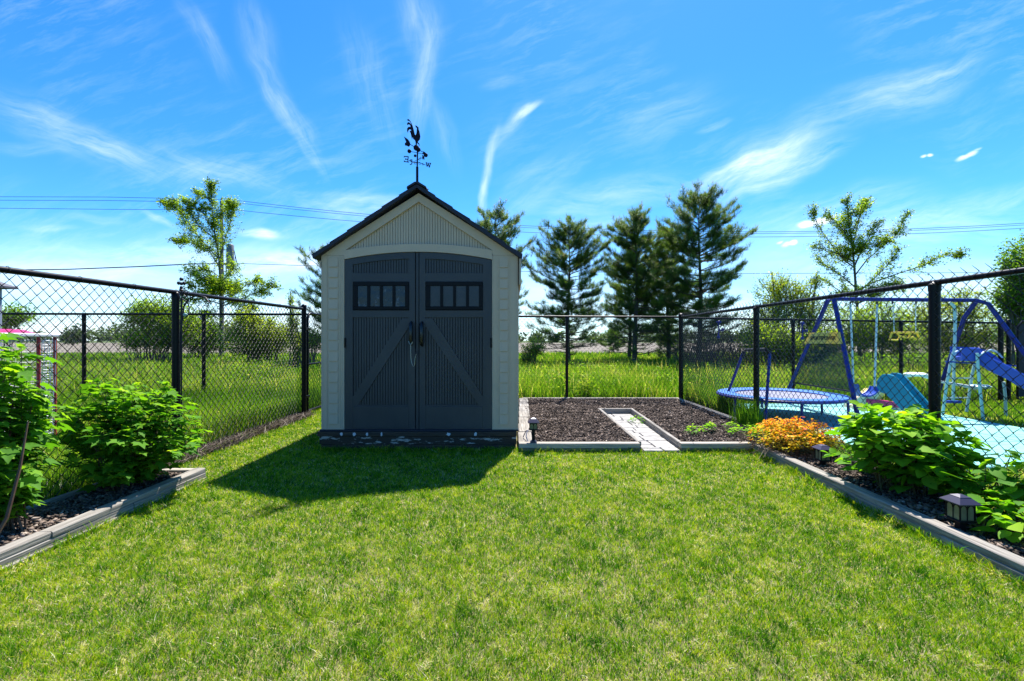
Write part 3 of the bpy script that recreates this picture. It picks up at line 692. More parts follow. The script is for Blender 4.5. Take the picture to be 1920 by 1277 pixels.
# ================================================================== SHED
YF = 4.88                                    # front face
def sx(px): return (px-960)/F*YF             # measured widths / heights on the front face
def sz(py): return CAMH+(638.5-py)/F*YF
def shed():
    root = empty('garden_shed', (-1.0, YF, .05), 'taupe resin garden shed with dark grey double doors and a dark gabled roof', 'shed')
    xl, xr = sx(602), sx(972); zb = sz(806); ze = sz(479); zp = sz(356); xc = sx(784); yb = YF+2.12
    # side and back walls
    mb = MB(); mb.box(xl, xl+.03, YF+.06, yb, zb, ze); mb.box(xr-.03, xr, YF+.06, yb, zb, ze); mb.box(xl+.03, xr-.03, yb-.03, yb-.002, zb, ze)
    mb.plate([(xl+.03, ze), (xr-.03, ze), (xc, zp-.06)], yb-.03, yb-.004)
    for i in range(7):
        y = YF+.25+i*.27
        mb.box(xr, xr+.006, y, y+.17, zb+.06, ze-.05, ch=.003); mb.box(xl-.006, xl, y, y+.17, zb+.06, ze-.05, ch=.003)
    mb.build('side_walls', MAT['siding'], root)
    # corner siding columns with stacked lap blocks
    for (a_, b_, p0, p1, top) in ((602, 645.5, 617, 634, 482), (922.5, 972, 937, 952, 483)):
        mb = MB(); mb.box(sx(a_), sx(b_)-.001, YF, YF+.075, zb, ze, ch=.004)
        n = 17
        for i in range(n):
            t0 = top+i*19.6
            if t0+19 > 806: break
            z1, z0 = sz(t0+1.0), sz(t0+18.6)
            x0, x1 = sx(p0), sx(p1)
            # lapped block: wedge that is thickest at its lower edge
            mb.add([(x0, YF-.003, z1), (x1, YF-.003, z1), (x1, YF-.013, z0), (x0, YF-.013, z0), (x0, YF+.01, z1), (x1, YF+.01, z1), (x1, YF+.01, z0), (x0, YF+.01, z0)],
                   [(0, 3, 2, 1), (4, 5, 6, 7), (0, 1, 5, 4), (1, 2, 6, 5), (2, 3, 7, 6), (3, 0, 4, 7)])
        for px_ in (a_+2.5, p0-4, p1+4, b_-3.5):
            mb.box(sx(px_)-.004, sx(px_)+.004, YF-.004, YF+.01, zb+.01, ze-.01)
        mb.build('corner_siding', MAT['siding'], root)
    # door header arch: z of the arch at px
    def arch(px):
        t = (px-783.5)/139.0; return sz(472+14.5*t*t)
    # gable: beadboard triangle, raised rakes, arched header
    gx0, gx1, gtop = 648, 922, 378
    def rake(px): return sz(468-(468-gtop)*(1-abs(px-785)/137.0))     # inner rake edge
    def hdr(px): return sz(457.5+11.5*((px-785)/137.0)**2)             # upper edge of arched header
    back = MB(); back.plate([(sx(602), ze), (sx(972), ze), (xc, zp-.03)], YF+.05, YF+.07)
    back.build('gable_back', MAT['gablegroove'], root)
    mb = MB(); px = 650.0
    while px < 920:
        a_, b_ = px+.40, px+4.60
        za, zb2 = rake(a_)+.01, rake(b_)+.01
        lo = min(hdr(a_), hdr(b_))-.01
        if min(za, zb2) > lo+.01:
            mb.plate([(sx(a_), lo), (sx(b_), lo), (sx(b_), zb2), (sx(a_), za)], YF+.028, YF+.045)
        px += 5.0
    mb.build('gable_boards', MAT['siding'], root)
    mb = MB()
    # rakes
    for s in (-1, 1):
        o = lambda q: 785+s*q
        out = [(sx(o(0)), zp-.035), (sx(o(185)), ze+.002), (sx(o(140)), ze+.002) if False else (sx(o(183)), ze), (sx(o(139)), ze), (sx(o(137)), sz(468.5)), (sx(o(0)), sz(gtop))]
        mb.plate(out if s < 0 else out[::-1], YF+.0, YF+.05)
    mb.build('gable_rake', MAT['siding'], root)
    mb = MB(); k = 24
    pts_top = [(sx(647+276*i/k), hdr(647+276*i/k)) for i in range(k+1)]
    pts_bot = [(sx(645+278*i/k), arch(645+278*i/k)) for i in range(k+1)]
    poly = pts_bot+pts_top[::-1]
    mb.plate(poly, YF-.004, YF+.046); mb.build('arched_header', MAT['siding'], root)
    # doors
    for s, (pa, pb) in ((-1, (645.5, 778.5)), (1, (785.5, 922.5))):
        hinge_px = pa if s < 0 else pb; meet = pb if s < 0 else pa
        door = None
        mb = MB(); k = 16
        lower = [(sx(pa), zb+.004), (sx(pb), zb+.004)]
        top = [(sx(pb-(pb-pa)*i/k), arch(pb-(pb-pa)*i/k)-.004) for i in range(k+1)]
        mb.plate(lower+top, YF+.030, YF+.055)
        door = mb.build('door', MAT['groove'], root)
        st0, st1 = (pa+15.5, pb-11.5) if s < 0 else (pa+12, pb-17)
        mb = MB()
        z = sz
        # stiles
        def stile(a_, b_):
            mb.plate([(sx(a_), zb+.006), (sx(b_), zb+.006), (sx(b_), arch(b_)-.006), (sx(a_), arch(a_)-.006)], YF+.006, YF+.03)
        stile(pa+.6, st0); stile(st1, pb-.6)
        # top rail (arched)
        up = [(sx(st0+(st1-st0)*i/12), arch(st0+(st1-st0)*i/12)-.006) for i in range(13)]
        dn = [(q[0], q[1]-.066) for q in up]
        mb.plate(dn+up[::-1], YF+.0072, YF+.03)
        for ta, tb_ in ((512, 528.5), (582, 595), (760, 805)):
            mb.box(sx(st0), sx(st1), YF+.0075, YF+.03, z(tb_)+.0, z(ta))
        mb.build('door_frame', MAT['door'], door)
        # bead boards
        mb = MB(); px = st0+.3
        while px < st1-1:
            a_, b_ = px+.55, min(px+4.5, st1)
            mb.box(sx(a_), sx(b_), YF+.020, YF+.031, z(761), z(594)); mb.box(sx(a_), sx(b_), YF+.020, YF+.031, z(512.5), arch(a_)-.05)
            px += 5.05
        mb.build('bead_boards', MAT['door'], door)
        # diagonal brace
        mb = MB()
        if s < 0: poly = [(st1, 600), (st1, 611), (st0+9, 760), (st0-.0, 760), (st0, 745), (st1-13, 600)]
        else: poly = [(st0, 600), (st0, 611), (st1-7, 760), (st1, 760), (st1, 742), (st0+13, 600)]
        poly = [(st1 if s < 0 else st0, 597), (st1 if s < 0 else st0, 612)]+([(st0+10, 760), (st0, 760), (st0, 744), (st1-13, 597)] if s < 0 else [(st1-8, 760), (st1, 760), (st1, 744), (st0+13, 597)])
        pl = [(sx(p), z(q)) for p, q in poly]
        mb.plate(pl if s < 0 else pl[::-1], YF+.0085, YF+.03); mb.build('diagonal_brace', MAT['door'], door)
        # lower panel line
        mb = MB(); mb.box(sx(st0)+.004, sx(st1)-.004, YF+.003, YF+.008, z(803.5), z(762), ch=.003); mb.build('kick_panel', MAT['door'], door)
        # window
        w0, w1 = st0+1, st1-.5
        wm = MB(); ta, tb_, ia, ib = 528, 581, 536, 574.5
        wm.box(sx(w0), sx(w1), YF-.004, YF+.03, z(ia), z(ta), ch=.003); wm.box(sx(w0), sx(w1), YF-.004, YF+.03, z(tb_), z(ib), ch=.003)
        bars = 5; i0, i1 = w0+8, w1-7; bw = 5.4; pw = (i1-i0-3*bw)/4
        wm.box(sx(w0), sx(i0), YF-.004, YF+.03, z(ib)+.0005, z(ia)-.0005); wm.box(sx(i1), sx(w1), YF-.004, YF+.03, z(ib)+.0005, z(ia)-.0005)
        for q in range(3):
            b0 = i0+pw*(q+1)+bw*q; wm.box(sx(b0), sx(b0+bw), YF-.002, YF+.03, z(ib)+.0005, z(ia)-.0005)
        win = wm.build('window', MAT['winframe'], door)
        for q in range(4):
            a_ = i0+(pw+bw)*q; MB().box(sx(a_), sx(a_+pw), YF+.008, YF+.012, z(ib), z(ia)).build('pane', MAT['glassfilm'] if s < 0 else MAT['glass'], win)
        # handle
        hx = sx(771.5 if s < 0 else 791.5); h0, h1 = (646, 604) if s < 0 else (648, 604.5)
        hm = MB(); hm.tube([(hx, YF+.004, z(h0)), (hx, YF-.030, z(h0)+.012), (hx, YF-.040, z(h0)+.05), (hx, YF-.040, z(h1)-.05), (hx, YF-.030, z(h1)-.012), (hx, YF+.004, z(h1))], [.013, .017, .021, .021, .017, .013], 12)
        hm.build('handle', MAT['handle'], door, True)
        hp = hinge_px+(1.5 if s < 0 else -1.5)
        MB().box(sx(hp)-.009, sx(hp)+.009, YF-.005, YF+.01, z(652), z(633.5), ch=.003).build('hinge', MAT['winframe'], door)
    # centre strip between the doors
    MB().box(sx(779.2), sx(784.8), YF+.010, YF+.05, zb+.005, arch(782)-.006, ch=.003).build('astragal', MAT['door'], root)
    # sill
    MB().box(xl-.012, xr+.004, YF-.012, YF+.08, zb-.014, zb+.0035, ch=.003).build('sill', MAT['roof'], root)
    # roof
    exl, exr, zee = sx(592), sx(978), sz(481); pk = sz(350)
    y0, y1 = YF-.075, yb+.05
    mb = MB(); th = .034
    for s, ex in ((-1, exl), (1, exr)):
        # stepped shingle courses: six laps down the slope
        n = 6; P0 = Vector((xc, 0, pk)); P1 = Vector((ex, 0, zee)); d = P1-P0; nn = Vector((-d.z*s*-1, 0, d.x*s*1)); nn = Vector((abs(d.z)*s, 0, abs(d.x))).normalized()
        poly = [P0-nn*0.0+Vector((0, 0, -th)), P1+Vector((0, 0, -th*.6))]
        poly.append(P1+nn*.012)
        for i in range(n, 0, -1):
            a_ = P0+d*(i/n); b_ = P0+d*((i-1)/n)
            if i < n: poly.append(a_+nn*.012)
            poly.append(a_+nn*(.012)) if i == n else None
            poly.append(b_+nn*.004) if False else None
        prof = [P0+Vector((0, 0, -th)), P1+Vector((0, 0, -th)), P1+nn*.016]
        for i in range(n-1, 0, -1):
            q = P0+d*(i/n); prof += [q+nn*.005, q+nn*.015]
        prof += [P0+nn*.002]
        pp = [(q.x, q.z) for q in prof]
        mb.plate(pp if s < 0 else pp[::-1], y0, y1)
    # vertical shingle cuts shown as ribs
    mb.build('roof', MAT['roof'], root)
    mb = MB()
    mb.plate([(xc-.105, pk-.045), (xc-.10, pk-.025), (xc-.02, pk+.024), (xc+.02, pk+.024), (xc+.10, pk-.025), (xc+.105, pk-.045), (xc, pk+.01)][::-1], y0-.012, y1+.01)
    mb.build('ridge_cap', MAT['roof'], root)
    MB().box(exr-.026, exr-.006, y0+.02, y1, sz(535), zee-.03, ch=.003).build('eave_trim', MAT['siding'], root)
    MB().box(xl-.01, xl+.0, y0+.06, y1, zee-.12, zee-.045, ch=.003).build('eave_trim', MAT['siding'], root)
shed()

def base():
    root = empty('timber_plinth', (-1, YF, 0), 'peeling brown painted timber plinth carrying the taupe shed', 'plinth')
    xl, xr = sx(597), sx(969)
    MB().box(xl, xr, YF-.03, YF+2.1, .150, sz(806)-.016, ch=.004).build('deck_edge', MAT['dirtwood'], root)
    MB().box(xl+.02, xr-.004, YF-.022, YF+2.08, .062, .148, ch=.004).build('plank', MAT['peel'], root)
    MB().box(xl+.03, xr-.01, YF-.018, YF+2.06, -.03, .060, ch=.004).build('plank', MAT['dirtwood'], root)
    mb = MB()
    rr = random.Random(5)
    for px, w in ((642, 3), (666, 4), (690, 3.2), (717, 2.6), (842, 5), (892, 4)):
        cx, cz = sx(px), .172; n = 11
        mb = MB(); mb.plate([(cx+w/174*math.cos(2*math.pi*i/n)*rr.uniform(.5, 1), cz+.022*math.sin(2*math.pi*i/n)*rr.uniform(.5, 1.1)) for i in range(n)], YF-.0315, YF-.0300); mb.build('spatter', MAT['splat'], root)
    pass
base()

def hook():
    y = YF-.05; P = lambda px, py: (sx(px), y, sz(py))
    root = empty('door_tether', P(771, 642), 'wire loop with a snap hook hanging from the left door handle', 'wire loop')
    MB().tube([P(768, 640), P(770, 645), P(774, 645), P(775, 641)], .004, 6).build('loop', MAT['steel'], root, True)
    MB().tube([P(772, 645), P(772, 660), P(772.5, 672), P(774, 681), P(777, 687), P(779.5, 684), P(780, 672), P(782, 664)], .0024, 6).build('cable', MAT['steel'], root, True)
    MB().tube([P(782, 668), P(785, 664), P(784.5, 658), P(781, 660), P(780, 666), P(782, 668)], .0035, 6).tube([P(782, 662), P(781.5, 655)], .004, 6).build('snap_hook', MAT['iron'], root, True)
hook()

def vane():
    d = YF+.02; y = d
    Z = lambda q: ((700+q[0]/7.51-960)/F*d, CAMH+(638.5-(200+q[1]/7.51))/F*d)
    bx, bz = Z((618, 1095)); root = empty('weather_vane', (bx, y, bz), 'dark metal rooster weather vane on the shed ridge', 'weather vane')
    MB().tube([(bx, y, bz-.06), (bx, y, Z((0, 850))[1])], .0135, 10).tube([(bx, y, Z((0, 850))[1]), (Z((622, 640))[0], y, Z((0, 600))[1])], .008, 8).build('pole', MAT['vane'], root, True)
    mb = MB()   # roof bracket
    mb.box(bx-.03, bx+.03, y-.03, y+.03, bz-.035, bz-.01, ch=.004)
    mb.tube([(bx+.01, y, bz+.03), (bx+.09, y, bz-.04)], .004, 6); mb.tube([(bx+.0, y+.0, bz-.01), (bx+.12, y, bz-.055)], .006, 6)
    mb.build('bracket', MAT['vane'], root)
    tail = [(475,190),(487,175),(505,183),(530,215),(550,260),(565,310),(576,355),(586,398),(598,402),(608,372),(611,332),(614,303),(597,288),(590,264),(612,272),(626,286),(636,291),(638,320),(650,350),(655,380),(663,420),(655,460),(636,482),(625,500),(645,518),(653,545),(645,551),(637,530),(616,512),(610,548),(596,550),(595,500),(585,472),(562,455),(553,425),(545,462),(533,410),(524,372),(512,352),(518,338),(534,342),(526,322),(506,318),(493,337),(485,372),(474,335),(479,302),(500,284),(524,286),(519,264),(500,246),(478,261),(476,233),(492,219),(516,228),(535,255),(524,222),(504,202),(487,197)]
    MB().plate([Z(q) for q in tail], y-.003, y+.003).build('rooster', MAT['vane'], root)
    leaf = [(430,420),(455,438),(487,460),(512,495),(522,525),(511,556),(496,564),(470,550),(446,546),(443,518),(463,500),(449,468)]
    hd = [(700,628),(724,640),(768,678),(738,706),(705,697),(712,676),(684,660),(700,655)]
    A, B = Z((515, 528)), Z((720, 655))
    MB().plate([Z(q) for q in leaf], y-.003, y+.003).plate([Z(q) for q in hd][::-1], y-.003, y+.003).tube([(A[0], y, A[1]), (B[0], y, B[1])], .0035, 6).build('arrow', MAT['vane'], root)
    mb = MB(); c = Z((507, 627)); mb.ball((c[0], y, c[1]), .022)
    c = Z((606, 585)); mb.ball((c[0], y-.01, c[1]), .030); c = Z((632, 604)); mb.ball((c[0], y, c[1]), .026); c = Z((597, 708)); mb.ball((c[0], y-.03, c[1]), .015); c = Z((735, 672)); mb.ball((c[0], y+.02, c[1]), .022)
    a_, b_ = Z((530, 632)), Z((735, 665)); mb.tube([(a_[0], y, a_[1]), (b_[0], y+.02, b_[1])], .0028, 6)
    mb.build('ball_cups', MAT['vane'], root, True)
    # compass letters seen from behind
    def stroke(name, polys, w=.006, yy=0):
        mb = MB()
        for pl in polys: mb.tube([(Z(q)[0], y+yy, Z(q)[1]) for q in pl], w, 6)
        mb.build(name, MAT['vane'], root)
    stroke('letter_east', [[(492, 702), (485, 778)], [(498, 706), (430, 700), (434, 716)], [(486, 742), (456, 738)], [(456, 730), (454, 748)], [(502, 782), (430, 772), (436, 758)]], .0052)
    stroke('letter_west', [[(738, 788), (758, 792)], [(746, 792), (756, 845)], [(756, 845), (774, 805)], [(774, 805), (788, 856)], [(788, 856), (804, 800)], [(790, 795), (812, 800)], [(764, 796), (782, 798)]], .0052)
    stroke('letter_south', [[(566, 778), (548, 775), (538, 790), (556, 806), (558, 826), (542, 842), (530, 838)]], .005, -.05)
    stroke('letter_north', [[(680, 655), (684, 715)], [(684, 715), (700, 660)], [(700, 660), (702, 720)]], .005, .05)
    # arms with scrolls
    mb = MB(); ln = lambda p, q, yy=0: mb.tube([(Z(p)[0], y, Z(p)[1]), (Z(q)[0], y+yy, Z(q)[1])], .003, 6)
    ln((622, 790), (500, 760)); ln((622, 780), (738, 822)); ln((622, 790), (566, 812), -.05); ln((622, 745), (690, 690), .05)
    for cx, cy, r in ((528, 758, 14), (600, 772, 14), (590, 800, 12), (655, 800, 15), (700, 810, 13), (650, 742, 12), (668, 720, 10)):
        mb.tube([(Z((cx+r*math.cos(t), 0))[0], y, Z((0, cy+r*math.sin(t)))[1]) for t in np.linspace(0, 5.2, 9)], .0024, 5)
    mb.build('direction_arms', MAT['vane'], root)
vane()

# ================================================================== GARDEN OBJECTS
def lantern(label, x, y, z, s, hh, fr=.30, grp='solar lanterns in the garden beds'):
    root = empty('garden_lantern', (x, y, z), label, 'lantern', grp)
    zb = z+hh*fr; zt = z+hh*.79; b = s*.33
    MB().box(x-s*.14, x+s*.14, y-s*.14, y+s*.14, z-.06, zb, ch=.002).build('stake', MAT['winframe'], root)
    MB().box(x-s*.40, x+s*.40, y-s*.40, y+s*.40, zb, zb+.010, ch=.003).build('tray', MAT['winframe'], root)
    MB().box(x-b*.93, x+b*.93, y-b*.93, y+b*.93, zb+.011, zt-.002).build('glass_box', MAT['lglass'], root)
    mb = MB()
    for sx_ in (-1, 1):
        for sy in (-1, 1): mb.box(x+sx_*b-.003, x+sx_*b+.003, y+sy*b-.003, y+sy*b+.003, zb+.0105, zt)
    for k in range(4):
        an = k*math.pi/2; ux, uy = math.cos(an), math.sin(an); nx, ny = -uy, ux
        c0 = Vector((x+nx*b, y+ny*b, 0)); U = Vector((ux, uy, 0))
        mb.tube([c0+Vector((0, 0, zb+.01)), c0+Vector((0, 0, zt))], .0024, 5)
        for h_ in (-1, 1):
            r = b*.46; cc = c0+U*(h_*b*.5)
            mb.tube([cc+U*(r*math.cos(t))+Vector((0, 0, zt-.006-r*1.15+r*1.1*math.sin(t))) for t in np.linspace(0, math.pi, 8)], .0024, 5)
        mb.tube([c0-U*b+Vector((0, 0, zt-.003)), c0+U*b+Vector((0, 0, zt-.003))], .005, 5)
    mb.build('arched_frame', MAT['winframe'], root)
    mb = MB(); q = s/2
    def ring(w, zz): return [(x-w, y-w, zz), (x+w, y-w, zz), (x+w, y+w, zz), (x-w, y+w, zz)]
    lv = [ring(q, zt), ring(q, zt+.006), ring(q*.52, zt+hh*.14), ring(q*.50, zt+hh*.155), ring(q*.12, zt+hh*.20)]
    vs = sum(lv, []); fs = [(3, 2, 1, 0), tuple(16+i for i in range(4))]+[(l*4+i, l*4+(i+1) % 4, (l+1)*4+(i+1) % 4, (l+1)*4+i) for l in range(4) for i in range(4)]
    mb.add(vs, fs); mb.build('cap', MAT['cap'], root)
lantern('small solar lantern at the corner of the soil bed beside the shed', .225, 4.80, .10, .118, .262, .50)
lantern('solar lantern between the orange shrub and the large green shrub', 2.745, 4.02, .05, .125, .205)
lantern('solar lantern nearest the viewer standing low in front of broad green leaves', 2.60, 2.64, .045, .128, .237, .36)
mb = MB(); mb.box(.19, .26, 4.75, 4.83, .098, .108, ch=.003).box(.20, .25, 4.755, 4.82, .108, .120, ch=.003)
tag(mb.build('mounting_foot', MAT['cap']), 'small grey plate on the bed corner under the small lantern', 'plate')
tag(MB().tube([(.125, 5.02, .105), (.15, 4.97, .18), (.175, 4.93, .20), (.155, 4.90, .17), (.15, 4.87, .14), (.165, 4.86, .11), (.17, 4.84, .095), (.165, 4.83, .085)], .006, 8).build('cable', MAT['cable'], smooth=True), 'grey cable looping down beside the lantern at the bed corner', 'cable')

def crook():
    x, y = -3.10, 4.30; root = empty('plant_hook', (x, y, 0), 'black wrought iron plant hook with finial beside the fence post', 'plant hook')
    P = lambda px, py: Vector(((px-960)/F*y, y, CAMH+(638.5-py)/F*y))
    MB().tube([P(340, 780)-Vector((0, 0, .6)), P(340.5, 640), P(341, 540)], .006, 8).tube([P(336, 780)-Vector((0, 0, .6)), P(338, 640), P(339.5, 560)], .005, 8).build('stake', MAT['iron'], root, True)
    mb = MB()
    mb.tube([P(343, 602), P(344, 575), P(354, 560), P(372, 553), P(386, 558), P(392, 567), P(389, 575), P(382, 572)], .0055, 8)
    mb.tube([P(341, 560), P(352, 566), P(355, 578), P(354, 590), P(348, 595), P(342, 590)], .005, 8)
    mb.tube([P(341, 556), P(345, 546), P(351, 545), P(353, 551), P(349, 556), P(345, 553)], .005, 8)
    mb.build('scrolls', MAT['iron'], root, True)
    mb = MB(); c = P(340, 546); mb.lathe([(.012, 0), (.020, .012), (.010, .024), (.014, .03)], c, 10)
    for a_, b_, r in ((340, 523.5, .017), (335, 531, .016), (345, 531, .016), (340, 532, .016), (340, 539, .014)): mb.ball(P(a_, b_), r, 8)
    mb.build('finial', MAT['iron'], root, True)
    MB().ball(P(347.5, 590.5), .020, 12).build('glass_ball', mat('green_glass', (.20, .32, .30), rough=.1, spec=.7), root, True)
crook()
# ================================================================== VEGETATION
LOBED = [(0, 0, 0), (.22, -.06, .02), (.46, .06, -.04), (.36, .20, .02), (.52, .46, -.06), (.27, .50, .03), (.16, .66, .0), (0, 1.0, -.10),
         (-.16, .66, .0), (-.27, .50, .03), (-.52, .46, -.06), (-.36, .20, .02), (-.46, .06, -.04), (-.22, -.06, .02), (0, .36, -.05), (0, .66, -.04)]
LOBED_F = [(0, 1, 2, 14), (2, 3, 14), (3, 4, 14), (4, 5, 14), (5, 6, 15, 14), (6, 7, 15), (7, 8, 15), (8, 9, 14, 15), (9, 10, 14), (10, 11, 14), (11, 12, 14), (12, 13, 0, 14)]
OVATE = [(0, 0, 0), (.20, .06, .05), (.36, .28, .08), (.34, .52, .05), (.18, .80, -.03), (0, 1.0, -.12), (-.18, .80, -.03), (-.34, .52, .05), (-.36, .28, .08), (-.20, .06, .05), (0, .30, .0), (0, .60, -.02)]
OVATE_F = [(0, 1, 2, 10), (2, 3, 11, 10), (3, 4, 11), (4, 5, 11), (5, 6, 11), (6, 7, 11), (7, 8, 10, 11), (8, 9, 0, 10)]
SMALL = [(0, 0, 0), (.28, .35, .06), (.22, .72, .02), (0, 1, -.08), (-.22, .72, .02), (-.28, .35, .06), (0, .5, 0)]
SMALL_F = [(0, 1, 6), (1, 2, 6), (2, 3, 6), (3, 4, 6), (4, 5, 6), (5, 0, 6)]
QUAD = [(0, 0, 0), (.32, .45, .05), (0, 1, -.05), (-.32, .45, .05)]
QUAD_F = [(0, 1, 2, 3)]

def bush(name, label, cat, c, rx, ry, H, nstem, leaves_per, leaf, tv, tf, m_, stem_m, base_r=.15, seed=1, low=.25, lum=0.0, tip_sun_hue=.35, stem_r=.006, flop=.5, upright=1.0, group=None):
    rg = np.random.default_rng(seed); c = Vector(c)
    root = empty(name, c, label, cat, group); st = MB(); P, Nn, T, Sc, Ti = [], [], [], [], []
    for i in range(nstem):
        th = rg.uniform(0, 2*math.pi); rho = math.sqrt(rg.random())
        # end point inside a dome
        ez_ = math.sqrt(max(0, 1-rho**2))*.80+.20; hgt = H*ez_*rg.uniform(.80, 1.03)*upright
        e = Vector((rx*rho*math.cos(th), ry*rho*math.sin(th), hgt)); b = Vector((base_r*rg.normal()*.5, base_r*rg.normal()*.5, 0))
        mid = b*.4+e*.5+Vector((0, 0, hgt*.14)); pts = []
        for k in range(9):
            t = k/8; pts.append(b*(1-t)**2+mid*2*t*(1-t)+e*t*t)
        st.tube([c+p for p in pts], [stem_r*(1-.75*k/8) for k in range(9)], 5)
        for j in range(leaves_per):
            t = low+(1-low)*rg.random()**.75; k = min(int(t*8), 7); f = t*8-k; p = pts[k].lerp(pts[k+1], f)
            out = Vector((p.x/rx, p.y/ry, 0)); an = rg.uniform(0, 2*math.pi)
            dr = Vector((math.cos(an), math.sin(an), 0))*1.0+out*.9+Vector((0, 0, rg.uniform(-.35, .35))); dr.normalize()
            s_ = leaf*rg.uniform(.45, 1.25)*(1.08-.45*t*rg.random())
            q = p+dr*s_*rg.uniform(.25, 1.0)
            if q.z < .02: continue
            nm = Vector((0.08, 0.25, 1))+out*flop*rg.uniform(.1, .9)+Vector(rg.normal(0, .30, 3)); nm.normalize()
            tp_ = dr+Vector((0, 0, -flop*rg.uniform(.1, .9)))
            P.append(c+q); Nn.append(nm); T.append(tp_); Sc.append(s_)
            Ti.append(.34+rg.normal(0, .15)+lum+tip_sun_hue*1.3*max(0, t-.45)*(q.z/H))  # sunlit tops put into the leaf tint; on the spirea, orange tip colour
            if rg.random() < .35: st.tube([c+p, c+q], stem_r*.25, 3, False)
        # fresh tip rosette
        for j in range(4):
            an = rg.uniform(0, 2*math.pi); dr = Vector((math.cos(an), math.sin(an), rg.uniform(.2, .9)))
            P.append(c+e); Nn.append(Vector((0, 0, 1))+Vector(rg.normal(0, .4, 3))); T.append(dr); Sc.append(leaf*rg.uniform(.35, .75)); Ti.append(.68+lum+rg.normal(0, .15))
    st.build('stems', stem_m, root)
    stamp('foliage', tv, tf, np.array(P), frames(np.array(Nn), np.array(T)), np.array(Sc), np.array(Ti), m_, root)
    return root
bush('currant_bush', 'large currant bush with lobed leaves at the planter end beside the fence post', 'bush', (-2.90, 3.44, .04), .54, .36, .90, 46, 44, .085, LOBED, LOBED_F, MAT['currant'], MAT['twig'], seed=3, low=.12)
bush('currant_bush', 'tall currant bush nearest the viewer in front of the pale cage', 'bush', (-2.99, 2.62, .04), .30, .27, 1.22, 34, 44, .088, LOBED, LOBED_F, MAT['currant'], MAT['twig'], seed=5, low=.15, upright=1.0)
tag(MB().tube([(-2.66, 2.28, .06), (-2.62, 2.36, .25), (-2.66, 2.46, .48), (-2.68, 2.52, .72)], [.009, .009, .007, .004], 6).build('bare_cane', MAT['twig'], smooth=True), 'bare brown cane rising from the mulch in front of the tall currant bush', 'cane')
bush('hydrangea_bush', 'large bright green broad leaved bush between the two nearer lanterns', 'bush', (2.84, 3.36, .07), .42, .42, .66, 50, 24, .110, OVATE, OVATE_F, MAT['hydrangea'], MAT['stem'], seed=8, low=.2, tip_sun_hue=.5)
bush('leafy_plant', 'broad leaved plant by the fence behind the nearest lantern', 'plant', (3.02, 2.86, .07), .26, .26, .42, 13, 11, .115, OVATE, OVATE_F, MAT['hydrangea'], MAT['stem'], seed=9, low=.3)
bush('leafy_plant', 'low broad leaved plant in the mulch just past the nearest lantern', 'plant', (2.83, 2.60, .07), .19, .20, .20, 12, 9, .10, OVATE, OVATE_F, MAT['hydrangea'], MAT['stem'], seed=10, low=.3, lum=.05)
bush('leafy_plant', 'broad leaved plant at the edge of the picture against the wire', 'plant', (3.03, 2.46, .07), .25, .28, .40, 15, 12, .12, OVATE, OVATE_F, MAT['hydrangea'], MAT['stem'], seed=12, low=.3)
bush('spirea_bush', 'rounded orange and yellow leaved shrub at the corner of the timber bed', 'bush', (2.83, 4.55, .07), .40, .42, .34, 190, 22, .034, SMALL, SMALL_F, MAT['spirea'], MAT['stem'], seed=13, low=.3, lum=-.02, tip_sun_hue=.75, base_r=.5, stem_r=.003, flop=.3)

def weeds():
    # strawberry like ground cover in the corner of the bed, each clump a plant
    rg = np.random.default_rng(4)
    for i in range(11):
        x = rg.uniform(1.95, 2.95); y = rg.uniform(4.93, 5.55); 
        bush('low_plant', 'small yellow green leafy weed scattered at the front of the bed right of the path', 'plant', (x, y, .09), .09, .09, .10, 8, 5, .045, SMALL, SMALL_F, MAT['hydrangea'], MAT['stem'], seed=50+i, low=.3, lum=.15, stem_r=.002, group='small weeds in the soil bed')
    bush('weed', 'small weed growing from the inner path timber', 'weed', (1.74, 6.35, .02), .05, .08, .12, 6, 5, .045, SMALL, SMALL_F, MAT['hydrangea'], MAT['stem'], seed=70, lum=.1, stem_r=.002)
    bush('weed', 'bushy wild plant growing behind the back fence near the middle of the bed', 'weed', (1.45, 8.95, 0), .28, .2, .42, 16, 14, .055, SMALL, SMALL_F, MAT['shrub'], MAT['stem'], seed=71, stem_r=.003)
    st = MB(); st.tube([(1.96, 4.96, .08), (1.962, 4.97, .30), (1.965, 4.96, .52)], .0028, 5)
    tag(st.build('plant_stake', MAT['deadtwig']), 'thin dry stake standing in the bed right of the path', 'stake')
weeds()
k = 380; x = RNG.normal(3.04, .05, k); y = RNG.normal(5.85, .14, k)
tag(blades('grass_tuft', x, y, np.full(k, .05), RNG.uniform(.15, .42, k), np.full(k, .010), RNG.uniform(.02, .15, k), RNG.uniform(.1, .6, k), MAT['fieldblade']), 'tall tuft of dark green blades at the foot of the fence post', kind='stuff')

